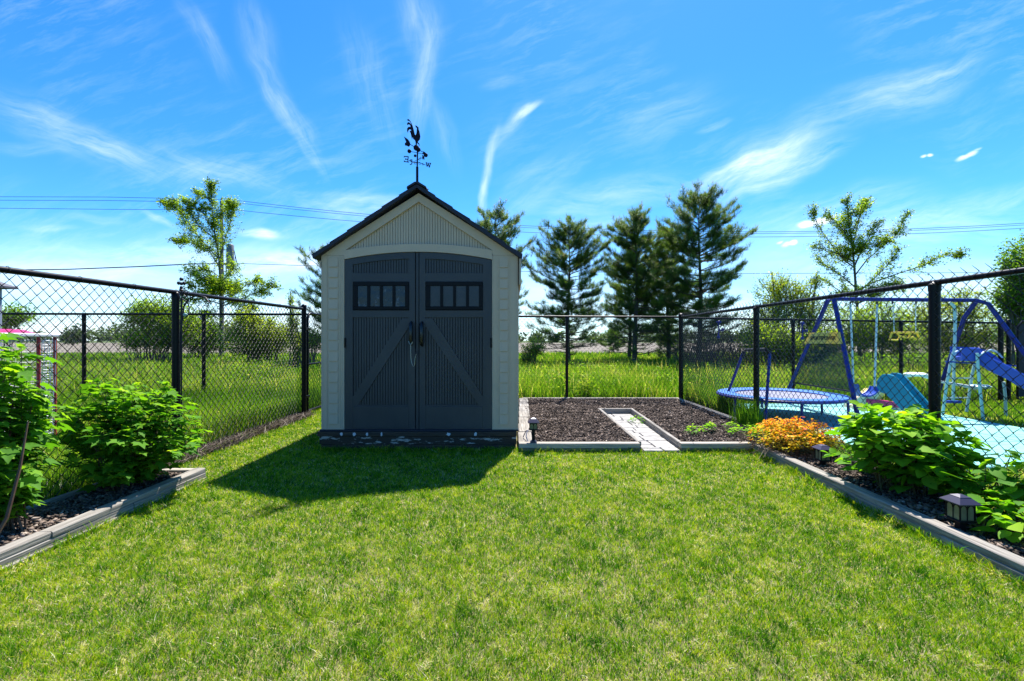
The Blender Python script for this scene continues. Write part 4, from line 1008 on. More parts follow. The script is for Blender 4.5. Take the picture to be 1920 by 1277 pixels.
def tree_branches(name, label, d, trunk_px, limbs_px, r0, leafsize, nsec, nleaf, m_, bark, seed, zb=0.0, depth=1.0, seclen=.55, cat='tree', group=None, extra=0):
    """trunk and limbs follow measured outlines at the tree's own distance, spread in depth too"""
    rg = np.random.default_rng(seed); rnd = random.Random(seed)
    pt = lambda px, py, dy=0.0: Vector(((px-960)/F*d, d+dy, CAMH+(638.5-py)/F*d))
    tr = [pt(*q) for q in trunk_px]; tr[0].z = -.05; root = empty(name, (tr[0].x, d, 0), label, cat, group)
    mb = MB(); mb.tube(tr, [r0*(1-.85*i/(len(tr)-1)) for i in range(len(tr))], 8); mb.build('trunk', bark, root, True)
    br = MB(); P, Nn, T, Sc, Ti = [], [], [], [], []
    limbs = []
    for lm in limbs_px:
        dep = rnd.uniform(-1, 1)*depth; n = len(lm)
        limbs.append([pt(*q, dep*(i/(n-1))) for i, q in enumerate(lm)])
    for _ in range(extra):                 # limbs towards and away from the viewer
        lm = rnd.choice(limbs); b = lm[0]; pts = []
        for p in lm:
            q = p-b; an = rnd.uniform(1.2, 1.9)*rnd.choice((-1, 1))
            pts.append(b+Vector((q.x*math.cos(an)*.8-q.y*.3, abs(q.x)*math.sin(an)*.9+q.y, q.z*rnd.uniform(.85, 1))))
        limbs.append(pts)
    limbs.append(tr[len(tr)//3:])
    for pts in limbs:
        Ltot = sum((b-a_).length for a_, b in zip(pts[:-1], pts[1:]))
        rb = r0*.42; br.tube(pts, [rb*(1-.85*i/(len(pts)-1)) for i in range(len(pts))], 5)
        for k in range(max(4, int(nsec*Ltot))):
            t = .12+.88*rg.random()**.8; u = t*(len(pts)-1); i = min(int(u), len(pts)-2); p = pts[i].lerp(pts[i+1], u-i); dl = (pts[i+1]-pts[i]).normalized()
            sd = Vector(rg.normal(0, 1, 3)); sd = (sd-dl*sd.dot(dl)).normalized()
            dr = (sd*.9+dl*.75+Vector((0, 0, .25))).normalized(); ln = seclen*(1.05-.65*t)*rg.uniform(.5, 1.2)
            e = p+dr*ln; m2 = p+dr*ln*.5+Vector((0, 0, .05*ln)); br.tube([p, m2, e-Vector((0, 0, .06*ln))], [rb*.25, rb*.16, rb*.06], 3, False)
            for j in range(nleaf):
                w = rg.random(); q = p.lerp(e, w)+Vector(rg.normal(0, leafsize*.75, 3))
                P.append(q); Nn.append(Vector((0, 0, 1))+Vector(rg.normal(0, .6, 3))); T.append(dr+Vector(rg.normal(0, .7, 3))); Sc.append(leafsize*rg.uniform(.6, 1.3)); Ti.append(.38+.30*math.sin(k*.7)+rg.normal(0, .28))
    br.build('branches', bark, root)
    stamp('foliage', QUAD, QUAD_F, np.array(P), frames(np.array(Nn), np.array(T)), np.array(Sc), np.array(Ti), m_, root)

tree_branches('young_tree', 'slim young tree with spreading leafy limbs left of the shed in front of the pole', 26,
  [(413, 672), (414, 600), (413, 530), (411, 486), (403, 440), (398, 395), (395, 345)],
  [[(411, 486), (385, 462), (352, 425), (330, 395), (308, 378), (291, 374)], [(411, 500), (388, 470), (362, 460), (338, 448), (314, 444)], [(405, 450), (378, 425), (368, 400), (372, 385)],
   [(412, 488), (424, 455), (440, 420), (446, 400), (452, 388)], [(400, 420), (412, 395), (420, 378)], [(396, 380), (378, 362), (364, 358)], [(412, 520), (395, 508), (370, 505), (347, 508)],
   [(414, 545), (395, 540), (375, 538), (360, 537)], [(414, 560), (440, 548), (470, 528), (478, 524)], [(414, 575), (440, 565), (470, 552), (495, 540), (511, 534)], [(414, 590), (432, 590), (455, 580), (472, 575)], [(414, 570), (385, 560), (355, 565)],
   [(413, 530), (430, 515), (444, 500)], [(404, 440), (390, 415), (382, 395)], [(413, 600), (395, 590), (378, 588)]],
  .085, .098, 16, 44, MAT['elm'], MAT['bark2'], 2, depth=.9, seclen=1.15, extra=5)
tree_branches('young_tree', 'open vase shaped young tree behind the swing set on the right', 23,
  [(1613, 676), (1611, 620), (1606, 560), (1602, 502), (1597, 450), (1591, 410), (1588, 376)],
  [[(1602, 502), (1590, 490), (1570, 465), (1549, 430), (1538, 405), (1533, 384)], [(1600, 485), (1605, 450), (1620, 405), (1632, 385), (1641, 371)], [(1602, 500), (1615, 470), (1632, 438), (1648, 417)],
   [(1604, 515), (1622, 488), (1650, 462), (1675, 436), (1690, 402)], [(1606, 545), (1633, 530), (1675, 514), (1712, 502), (1743, 484), (1770, 483)], [(1605, 540), (1585, 520), (1560, 500), (1530, 480)], [(1600, 490), (1575, 478), (1550, 468), (1522, 462)],
   [(1606, 560), (1580, 545), (1556, 520)], [(1606, 570), (1630, 560), (1655, 545), (1690, 540)], [(1598, 460), (1585, 430), (1570, 408), (1560, 400)], [(1595, 440), (1606, 410), (1605, 385)], [(1608, 585), (1640, 580), (1670, 570)], [(1608, 590), (1585, 580), (1565, 575)],
   [(1606, 550), (1640, 520), (1668, 490), (1680, 470)]],
  .085, .085, 14, 32, MAT['elm'], MAT['bark2'], 6, depth=.9, seclen=.90, extra=5)

NEEDLE_V, NEEDLE_F = [], []
_r = random.Random(1)
for _i in range(22):
    an = _r.uniform(0, 2*math.pi); el = _r.uniform(.45, 1.5); l_ = _r.uniform(.7, 1.1); o = _r.uniform(-.5, .35)
    dx, dz, dy = math.sin(el)*math.cos(an), math.sin(el)*math.sin(an), math.cos(el); b_ = len(NEEDLE_V); w_ = .030
    NEEDLE_V += [(-w_*math.sin(an), o, w_*math.cos(an)), (w_*math.sin(an), o, -w_*math.cos(an)), (dx*l_, o+dy*l_, dz*l_)]; NEEDLE_F.append((b_, b_+1, b_+2))
def pine(px, top, d, hw, seed, label, lowz=.10, dens=1.0, prof=None, group='pines beyond the back fence', lean=0.0, nl=.17):
    rg = np.random.default_rng(seed); x0 = (px-960)/F*d; H = CAMH+(638.5-top)/F*d; R_ = hw/F*d
    root = empty('pine_tree', (x0, d, 0), label, 'tree', group); tr = MB()
    ax_ = lambda z: Vector((x0+lean*z/H+.05*math.sin(z*1.1+seed), d+.04*math.cos(z+seed), z))
    tr.tube([ax_(z)-Vector((0, 0, .05)) for z in np.linspace(0, H*.97, 12)], [(.019*H)*(1-.95*i/11) for i in range(12)], 8); tr.build('trunk', MAT['bark'], root, True)
    br = MB(); P, D, Sc, Ti = [], [], [], []
    prof = prof or [(0, .70), (.2, .95), (.45, 1.0), (.65, .96), (.80, .78), (.92, .46), (1, .10)]
    def clump(p, dr, s, t):
        for q in range(3 if s > .5 else 2):
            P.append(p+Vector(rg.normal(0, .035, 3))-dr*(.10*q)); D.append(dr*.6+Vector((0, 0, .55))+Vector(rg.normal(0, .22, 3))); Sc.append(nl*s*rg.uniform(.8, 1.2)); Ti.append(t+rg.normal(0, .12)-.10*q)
    z = H*lowz
    while z < H*.985:
        f = z/H; rr = np.interp(f, [p[0] for p in prof], [p[1] for p in prof])*R_
        nb = int(rg.integers(5, 8)); th0 = rg.uniform(0, 6.28)
        for k in range(nb):
            th = th0+2*math.pi*k/nb+rg.normal(0, .35); ln = max(rr*rg.uniform(.40, 1.15), .12)
            rise = rg.uniform(-.14, .26)+.85*max(0, f-.25)**1.3; b = ax_(max(z+rg.normal(0, .12), .1)); dv = Vector((math.cos(th), math.sin(th), 0))
            wv_ = rg.uniform(0, 6)
            pts = [b+dv*ln*t+Vector((0, 0, ln*(rise*t+.16*t**3)+.03*math.sin(5*t+wv_))) for t in (0, .25, .5, .75, 1)]
            r_ = .007+.010*ln; br.tube(pts, [r_*(1-.8*t) for t in (0, .25, .5, .75, 1)], 4, False)
            ndl = float(np.clip((f-.14)/.30, 0, 1)); shade = rg.normal(0, .10)
            for j in range(int(ln*(5.6+2.6*f))+2):
                t = rg.uniform(.30, 1); u = t*4; i = min(int(u), 3); p = pts[i].lerp(pts[i+1], u-i); sgn = rg.choice((-1, 1))
                sd = Vector((-dv.y, dv.x, 0))*sgn; up = rg.uniform(.05, .55)+.5*f
                sdir = (dv*.7+sd*rg.uniform(.4, 1.1)+Vector((0, 0, up))).normalized(); sl = (.16+.22*ln*rg.random())*(1.25-t*.55)
                e = p+sdir*sl; br.tube([p, p.lerp(e, .5)-Vector((0, 0, .02)), e], [.006, .004, .003], 3, False)
                if rg.random() > ndl*dens+.08: continue
                clump(e, sdir, 1.0, .42+shade+.20*f)  # shadow put into the needle tint: inner clumps darker, higher ones lighter
                if sl > .22 and rg.random() < .7: clump(p.lerp(e, .45), sdir, .9, .34+shade)
                if f > .35 and rg.random() < .5:      # upright new shoot
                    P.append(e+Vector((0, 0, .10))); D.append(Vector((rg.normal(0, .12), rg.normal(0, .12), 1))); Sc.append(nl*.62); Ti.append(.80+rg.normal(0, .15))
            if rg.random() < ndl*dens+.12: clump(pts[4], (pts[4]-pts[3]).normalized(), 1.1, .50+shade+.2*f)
        z += rg.uniform(.13, .30)
    for q in range(9): P.append(ax_(H*.985)-Vector((0, 0, .09*q))); D.append(Vector((rg.normal(0, .35), rg.normal(0, .35), 1))); Sc.append(nl*(.75+.05*q)); Ti.append(.62)
    br.build('branches', MAT['bark'], root)
    D = np.array(D); D /= np.linalg.norm(D, axis=1, keepdims=True); rv = np.cross(D, RNG.normal(0, 1, D.shape))
    stamp('crown', NEEDLE_V, NEEDLE_F, np.array(P), frames(rv, D), np.array(Sc), np.array(Ti), MAT['pine'], root)
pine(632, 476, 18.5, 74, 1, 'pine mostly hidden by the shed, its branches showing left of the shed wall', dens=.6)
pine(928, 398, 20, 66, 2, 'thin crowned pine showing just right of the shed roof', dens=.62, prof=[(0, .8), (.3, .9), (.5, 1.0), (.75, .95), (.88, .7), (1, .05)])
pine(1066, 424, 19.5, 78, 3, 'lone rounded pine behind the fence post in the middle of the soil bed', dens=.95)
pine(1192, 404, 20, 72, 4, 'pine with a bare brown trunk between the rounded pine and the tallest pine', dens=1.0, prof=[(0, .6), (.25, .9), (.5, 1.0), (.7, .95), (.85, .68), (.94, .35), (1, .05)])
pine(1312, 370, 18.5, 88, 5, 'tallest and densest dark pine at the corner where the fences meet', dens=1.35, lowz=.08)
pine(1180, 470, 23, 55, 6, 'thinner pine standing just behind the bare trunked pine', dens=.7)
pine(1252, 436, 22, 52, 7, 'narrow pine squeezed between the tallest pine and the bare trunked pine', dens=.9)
pine(1252, 610, 24, 28, 8, 'small young pine near the foot of the tallest pine', dens=1.3, lowz=.03, group='young pines', prof=[(0, .9), (.5, .8), (1, .1)])
pine(1150, 618, 30, 30, 9, 'small young pine in the far grass left of the bare trunk', dens=1.3, lowz=.03, group='young pines', prof=[(0, .9), (.5, .8), (1, .1)])

def brush():
    # dead lower brush below the tallest pine
    rg = np.random.default_rng(9); mb = MB()
    for i in range(520):
        x = rg.uniform(6.6, 9.7); y = rg.uniform(17.2, 19.2); an = rg.uniform(0, 6.28); h = rg.uniform(.5, 1.9)*math.exp(-((x-8.0)/1.7)**2)+.2; l = rg.uniform(.2, .9)
        mb.tube([(x, y, 0), (x+l*.5*math.cos(an), y+l*.5*math.sin(an), h*.6), (x+l*math.cos(an), y+l*math.sin(an), h)], [.012, .008, .004], 3, False)
    tag(mb.build('undergrowth', MAT['deadtwig']), 'dry brushwood tangled below the tallest pine', kind='stuff')
brush()

def leafcloud(name, label, d, blobs, leaf, n, m_, bark, seed, cat='shrub', stems=7, group=None, dy=.9, lum=0.0):
    """shrub crown of many leaves grouped on twigs; blobs: (px, py, rx px, ry px)"""
    rg = np.random.default_rng(seed); k = d/F; bx = np.mean([b[0] for b in blobs]); x0 = (bx-960)*k
    root = empty(name, (x0, d, 0), label, cat, group); mb = MB(); P, Nn, T, Sc, Ti = [], [], [], [], []
    tot_ = sum(b[2]*b[3] for b in blobs)
    for (px, py, rx, ry) in blobs:
        c = Vector(((px-960)*k, d, CAMH+(638.5-py)*k)); rx_, rz_ = rx*k, ry*k
        m3 = max(8, int(n*1.9*rx*ry/tot_/16))
        for i in range(m3):
            v = Vector(rg.normal(0, 1, 3)).normalized()*rg.random()**.45; tipc = c+Vector((v.x*rx_, v.y*min(rx_, dy), v.z*rz_))
            if tipc.z < .05: tipc.z = .05+abs(rg.normal(0, .1))
            dr = (v+Vector((0, 0, .5))).normalized(); ln = leaf*rg.uniform(2, 5)
            mb.tube([tipc-dr*ln, tipc+dr*ln*.5], [.010, .004], 3, False)
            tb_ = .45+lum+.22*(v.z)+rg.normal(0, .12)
            for j in range(16):
                q = tipc+dr*ln*rg.uniform(-.9, .6)+Vector(rg.normal(0, leaf*.9, 3))
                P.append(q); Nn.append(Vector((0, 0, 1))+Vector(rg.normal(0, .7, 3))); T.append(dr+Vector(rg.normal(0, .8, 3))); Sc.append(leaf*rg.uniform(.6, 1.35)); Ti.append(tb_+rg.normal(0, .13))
        for s_ in range(stems):
            v = Vector((rg.uniform(-.8, .8)*rx_, rg.uniform(-.5, .5)*min(rx_, dy), rg.uniform(.1, .8)*rz_)); b = Vector((c.x*.6+x0*.4+rg.normal(0, .12), d+rg.normal(0, .1), -.02)); e = c+v
            mb.tube([b, b.lerp(e, .5)+Vector((rg.normal(0, .08), 0, .1)), e], [.03, .02, .008], 4, False)
    mb.build('branches', bark, root)
    stamp('crown', QUAD, QUAD_F, np.array(P), frames(np.array(Nn), np.array(T)), np.array(Sc), np.array(Ti), m_, root)
B2 = MAT['bark2']
G = 'shrubs beyond the fences'
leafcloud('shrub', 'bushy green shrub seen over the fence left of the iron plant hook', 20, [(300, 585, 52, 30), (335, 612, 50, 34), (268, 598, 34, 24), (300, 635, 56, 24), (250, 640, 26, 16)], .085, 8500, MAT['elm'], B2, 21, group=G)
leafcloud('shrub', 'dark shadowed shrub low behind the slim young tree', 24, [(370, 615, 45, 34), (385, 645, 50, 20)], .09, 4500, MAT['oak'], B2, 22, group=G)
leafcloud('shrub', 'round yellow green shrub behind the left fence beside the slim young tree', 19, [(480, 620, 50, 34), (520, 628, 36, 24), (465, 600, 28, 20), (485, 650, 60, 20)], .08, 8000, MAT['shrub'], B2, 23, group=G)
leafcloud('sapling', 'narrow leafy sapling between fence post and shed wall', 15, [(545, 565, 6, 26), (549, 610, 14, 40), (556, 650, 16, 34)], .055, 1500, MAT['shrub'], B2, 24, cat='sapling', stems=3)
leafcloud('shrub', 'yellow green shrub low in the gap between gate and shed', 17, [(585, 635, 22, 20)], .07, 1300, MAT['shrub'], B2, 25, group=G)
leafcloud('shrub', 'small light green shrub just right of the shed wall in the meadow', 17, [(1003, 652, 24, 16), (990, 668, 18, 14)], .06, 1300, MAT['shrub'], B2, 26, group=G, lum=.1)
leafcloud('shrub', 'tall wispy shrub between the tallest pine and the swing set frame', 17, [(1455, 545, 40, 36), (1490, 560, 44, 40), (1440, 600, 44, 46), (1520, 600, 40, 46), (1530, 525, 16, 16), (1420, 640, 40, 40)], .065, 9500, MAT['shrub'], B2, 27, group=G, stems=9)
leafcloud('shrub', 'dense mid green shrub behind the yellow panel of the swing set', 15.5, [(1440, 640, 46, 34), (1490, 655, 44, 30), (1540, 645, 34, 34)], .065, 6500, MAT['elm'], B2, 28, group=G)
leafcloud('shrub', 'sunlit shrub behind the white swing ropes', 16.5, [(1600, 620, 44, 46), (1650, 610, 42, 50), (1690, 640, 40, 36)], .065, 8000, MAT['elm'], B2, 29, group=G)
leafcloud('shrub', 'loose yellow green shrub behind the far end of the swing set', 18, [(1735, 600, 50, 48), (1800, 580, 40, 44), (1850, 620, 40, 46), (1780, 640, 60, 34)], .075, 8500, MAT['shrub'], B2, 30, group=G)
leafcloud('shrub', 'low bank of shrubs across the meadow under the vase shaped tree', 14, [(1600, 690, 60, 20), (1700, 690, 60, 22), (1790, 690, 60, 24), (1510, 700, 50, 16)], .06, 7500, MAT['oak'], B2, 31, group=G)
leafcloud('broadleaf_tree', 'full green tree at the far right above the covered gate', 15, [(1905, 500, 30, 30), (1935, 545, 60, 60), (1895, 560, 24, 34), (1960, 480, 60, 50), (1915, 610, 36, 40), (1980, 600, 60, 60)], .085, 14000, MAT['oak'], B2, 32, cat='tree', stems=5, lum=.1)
leafcloud('broadleaf_tree', 'distant dark tree at the far left above the pale cage', 40, [(20, 592, 34, 16), (0, 600, 40, 22)], .20, 2200, MAT['oak'], B2, 33, cat='tree', dy=2)

def treeline():
    rg = np.random.default_rng(77); P, Sc, Ti = [], [], []
    for i in range(230):
        x = rg.uniform(-330, 330); y = rg.uniform(225, 290); R_ = rg.uniform(2.2, 5.2); h = rg.uniform(3.0, 6.5)*(1.25 if x < -120 else 1.0); t0 = rg.uniform(.1, .7)
        n = 90
        v = rg.normal(0, 1, (n, 3)); v /= np.linalg.norm(v, axis=1, keepdims=True); v *= rg.random((n, 1))**.4
        P.append(np.stack([x+v[:, 0]*R_*1.3, y+v[:, 1]*R_, np.maximum(h*.55+v[:, 2]*h*.5, .3)], 1)); Sc.append(rg.uniform(.7, 1.7, n)); Ti.append(np.clip(t0+.25*v[:, 2]+rg.normal(0, .15, n), 0, 1))
    # nearer group at left
    for i in range(26):
        x = rg.uniform(-118, -78); y = rg.uniform(118, 140); n = 260; R_ = rg.uniform(1.8, 3.6); h = rg.uniform(4.0, 7.0)
        v = rg.normal(0, 1, (n, 3)); v /= np.linalg.norm(v, axis=1, keepdims=True); v *= rg.random((n, 1))**.4
        P.append(np.stack([x+v[:, 0]*R_*1.2, y+v[:, 1]*R_, np.maximum(h*.55+v[:, 2]*h*.5, .2)], 1)); Sc.append(rg.uniform(.35, .8, n)); Ti.append(np.clip(.3+.25*v[:, 2]+rg.normal(0, .15, n), 0, 1))
    P = np.concatenate(P); Sc = np.concatenate(Sc); Ti = np.concatenate(Ti); n = len(P)
    nn = rg.normal(0, 1, (n, 3)); nn[:, 2] += .6
    tag(stamp('treeline', QUAD, QUAD_F, P, frames(nn, rg.normal(0, 1, (n, 3))), Sc*1.4, Ti, MAT['farwood']), 'far grey green line of woods along the horizon', kind='stuff')
treeline()

# ================================================================== POLE AND LINES
def pole():
    d = 38; P = lambda px, py: WP(px, py, d); b = P(416, 660); top = P(415.5, 377); x = b.x
    root = empty('utility_pole', (x, d, 0), 'grey wooden utility pole with a transformer behind the slim young tree', 'utility pole')
    MB().tube([(x, d, -.1), (x, d, 6), (top.x, d, top.z)], [.17, .15, .11], 12).build('pole', MAT['pole'], root, True)
    c = P(433, 482); MB().lathe([(.26, -1.0), (.28, -.95), (.28, .95), (.20, 1.05)], (c.x, d-.1, c.z), 14).build('transformer', MAT['greysteel'], root, True)
    MB().tube([(x, d, c.z+.6), (c.x, d-.05, c.z+.6)], .05, 6).tube([(x, d, c.z-.6), (c.x, d-.05, c.z-.6)], .05, 6).build('bracket', MAT['greysteel'], root)
    mb = MB(); mb.tube([P(439, 470), P(443, 488), P(446, 498), P(440, 500), P(433, 496)], .03, 5).tube([P(438, 466), P(441, 480), P(440, 492)], .025, 5); mb.build('service_loop', MAT['powerline'], root)
    mb = MB()
    for py in (376, 384, 396): mb.lathe([(.05, 0), (.09, .06), (.05, .12), (.08, .18), (.02, .24)], P(415.5+(3 if py > 376 else 0), py), 8)
    mb.build('insulator', MAT['greysteel'], root, True)
pole()
def line(label, pts, r=.022, name='power_line'):
    d = 38; n = len(pts)
    P = [WP(px, py, d-.25) for px, py in pts]; tag(MB().tube(P, r, 5).build(name, MAT['powerline']), label, 'cable', 'overhead lines')
def interp(pts, k=26):
    xs = np.linspace(pts[0][0], pts[-1][0], k); c = np.polyfit([p[0] for p in pts], [p[1] for p in pts], 2); return [(x, float(np.polyval(c, x))) for x in xs]
line('topmost overhead line running left from the utility pole', [(-500, 374), (-200, 370.5), (0, 369), (200, 369.5), (415, 374)], .018)
line('second overhead line running left from the utility pole', [(-500, 381), (-200, 377), (0, 375.5), (200, 376), (415, 379.5)], .018)
line('third overhead line running left from the utility pole', [(-500, 392), (-200, 390.5), (0, 390.5), (200, 392.5), (415, 394)], .018)
line('topmost overhead line crossing behind the shed roof and above the pines', interp([(415, 372), (440, 375), (690, 403), (1000, 424), (1380, 434), (1600, 433), (1920, 418), (2200, 396)]), .018)
line('second overhead line crossing just below the topmost above the pines', interp([(415, 376), (690, 407), (1000, 428), (1380, 437), (1600, 436), (1920, 421), (2200, 400)]), .016)
line('third overhead line crossing behind the crowns of the pines', interp([(415, 393), (690, 414), (1000, 435), (1380, 445), (1600, 444), (1920, 428), (2200, 405)]), .018)
line('low thick cable running left from the pole over the side fence', [(-400, 510), (-100, 508), (0, 506.5), (130, 505), (260, 500), (360, 495), (430, 494)], .045)
line('lowest overhead line passing low behind shed and tree trunks', [(445, 494), (600, 499), (900, 508), (1390, 513), (1900, 511), (2200, 508)], .020)
# small detail: thin guy wire near the top
tag(MB().tube([WP(344, 371, 37.7), WP(366, 390, 37.7)], .02, 5).ball(WP(344, 371, 37.7), .09, 6).build('guy_wire', MAT['powerline']), 'short slanting wire beside the top of the utility pole', 'cable')
# ================================================================== PLAY EQUIPMENT NEXT DOOR
def swing_set():
    ap = Vector((5.0, 7.13, 1.82)); apr = Vector((7.27, 7.13, 1.80))
    root = empty('swing_set', (5.0, 7.13, .035), 'blue tubular swing set with a yellow end panel on the turquoise patio', 'swing set')
    MB().tube([ap, apr], .030, 12).build('top_bar', MAT['blue'], root, True)
    def leg(a_, b_, c=None): MB().tube([a_]+([c] if c else [])+[b_], .032, 12).build('leg', MAT['blue'], root, True)
    leg(ap+Vector((0, .06, 0)), Vector((5.0, 8.40, .03))); leg(ap+Vector((0, -.06, 0)), Vector((5.0, 6.57, .03)))
    leg(apr+Vector((.05, .05, -.02)), Vector((7.6, 8.2, .0)), apr+Vector((.12, .30, -.25))); leg(apr, Vector((7.98, 6.45, .0)), apr+Vector((.14, -.05, -.06)))
    # end panel between the legs
    z1, z0 = 1.30, 1.12; f = lambda z, s: ap.y+s*.06+(((8.40 if s > 0 else 6.57)-(ap.y+s*.06))*(1-z/1.82))
    mb = MB(); vs = [(4.962, f(z0, 1)+.05, z0), (4.962, f(z0, -1)-.05, z0), (4.962, f(z1, -1)-.04, z1), (4.962, f(z1, 1)+.04, z1)]
    mb.add(vs+[(v[0]-.012, v[1], v[2]) for v in vs], [(0, 1, 2, 3), (7, 6, 5, 4), (0, 4, 5, 1), (1, 5, 6, 2), (2, 6, 7, 3), (3, 7, 4, 0)])
    pn = mb.build('end_panel', MAT['panel'], root)
    cu = bpy.data.curves.new('panel_text', 'FONT'); cu.body = 'SPORTSPOWER'; cu.size = .085; cu.extrude = .002; cu.align_x = 'CENTER'; cu.align_y = 'CENTER'; cu.offset = .0015
    to = bpy.data.objects.new('panel_lettering', cu); cu.materials.append(MAT['ink']);     me_ = bpy.data.meshes.new_from_object(to); bpy.data.objects.remove(to); me_.materials.clear(); me_.materials.append(MAT['ink'])
    to = bpy.data.objects.new('lettering', me_); COL.objects.link(to); to.parent = pn
    o_ = org(pn); to.location = Vector((4.946, (f(1.2, 1)+f(1.2, -1))/2, 1.205))-o_; to.rotation_euler = (math.radians(90), 0, math.radians(-90))
    # netting below the panel
    n0 = .42; mb = MB(); mb.add([(5.0, f(n0, 1), n0), (5.0, f(n0, -1), n0), (5.0, f(z0, -1), z0), (5.0, f(z0, 1), z0), (5.004, f(n0, 1), n0), (5.004, f(n0, -1), n0), (5.004, f(z0, -1), z0), (5.004, f(z0, 1), z0)], [(0, 1, 2, 3), (7, 6, 5, 4)])
    mb.build('netting', MAT['net'], root)
    mb = MB(); mb.tube([(5.0, f(n0, 1), n0), (5.0, f(n0, -1), n0)], .014, 8); mb.build('net_hem', MAT['iron'], root)
    mb = MB()
    for x in (5.30, 5.72, 5.96, 6.33, 6.6, 7.0): mb.tube([(x, 7.13, 1.78), (x, 7.13, 1.74)], .012, 6)
    mb.build('hanger', MAT['iron'], root)
swing_set()
def sling():
    root = empty('sling_swing', (5.5, 7.1, 1.78), 'blue curved sling swing on white covered ropes near the teal steps', 'swing')
    for a_, b_ in (((5.30, 7.13, 1.74), (5.31, 7.08, .52)), ((5.72, 7.13, 1.74), (5.64, 7.08, .44))):
        MB().tube([a_, b_], .014, 8).build('rope', MAT['whitepaint'], root, True)
    mb = MB(); prof = [(5.31, .50), (5.325, .40), (5.37, .335), (5.44, .315), (5.52, .32), (5.58, .35), (5.625, .40), (5.65, .455)]
    vs = []
    for w in (-.09, .09):
        for x, z in prof: vs.append((x, 7.08+w, z))
    for w in (.09, -.09):
        for x, z in prof[::-1]: vs.append((x, 7.08+w*.9, z-.02 if 5.35 < x < 5.6 else z-.01))
    n = len(prof); mb.add(vs, [(i, i+1, n+i+1, n+i) for i in range(n-1)]+[(2*n+i, 2*n+i+1, 3*n+i+1, 3*n+i) for i in range(n-1)])
    for w in (-.09, .09): mb.tube([(x, 7.08+w, z) for x, z in prof], .013, 6)
    mb.build('seat', MAT['blueplastic'], root, True)
sling()
def trapeze():
    root = empty('trapeze_swing', (6.15, 7.1, 1.78), 'yellow plastic trapeze handle hanging beside the fence post', 'swing')
    for x in (5.98, 6.32): MB().tube([(x, 7.13, 1.74), (x+.005, 7.13, 1.30)], .006, 6).build('rope', MAT['whitepaint'], root)
    P = lambda px, py: ((px-960)/F*7.13, 7.13, CAMH+(638.5-py)/F*7.13)
    mb = MB(); mb.tube([P(1672, 624), P(1722, 624)], .016, 8).tube([P(1672, 624), P(1668, 637), P(1683, 638), P(1688, 630), P(1703, 634), P(1712, 632), P(1722, 637), P(1725, 634), P(1719, 624)], .014, 8).tube([P(1684, 626), P(1690, 637)], .012, 8).tube([P(1706, 627), P(1704, 636)], .012, 8)
    mb.build('handle_bar', MAT['yellow'], root, True)
trapeze()
def glider():
    P = lambda px, py, d=7.0: WP(px, py, d)
    root = empty('glider_seesaw', P(1775, 715), 'white two seat glider hanging in front of the ladder', 'glider')
    MB().tube([P(1700, 705), P(1722, 702), P(1745, 709), P(1765, 716), P(1800, 722), P(1830, 728), P(1851, 725)], [.022, .030, .022, .018, .022, .030, .022], 8).build('beam', MAT['whitepaint'], root, True)
    MB().tube([P(1781, 567), P(1789, 575), P(1791, 600), P(1789, 680), P(1787, 752)], .020, 8).build('hanger_post', MAT['aquatube'], root, True)
    MB().tube([P(1773, 753), P(1801, 754)], .022, 8).build('foot_rest', MAT['blueplastic'], root, True)
    mb = MB(); c = P(1717, 701); mb.lathe([(.13, -.03), (.15, .0), (.10, .02), (.01, .022)], c, 14); mb.build('seat', MAT['whitepaint'], root, True)
    mb = MB(); c = P(1838, 724); mb.lathe([(.11, -.03), (.13, .0), (.10, .02), (.01, .022)], c, 14); mb.build('seat', MAT['aquatube'], root, True)
glider()
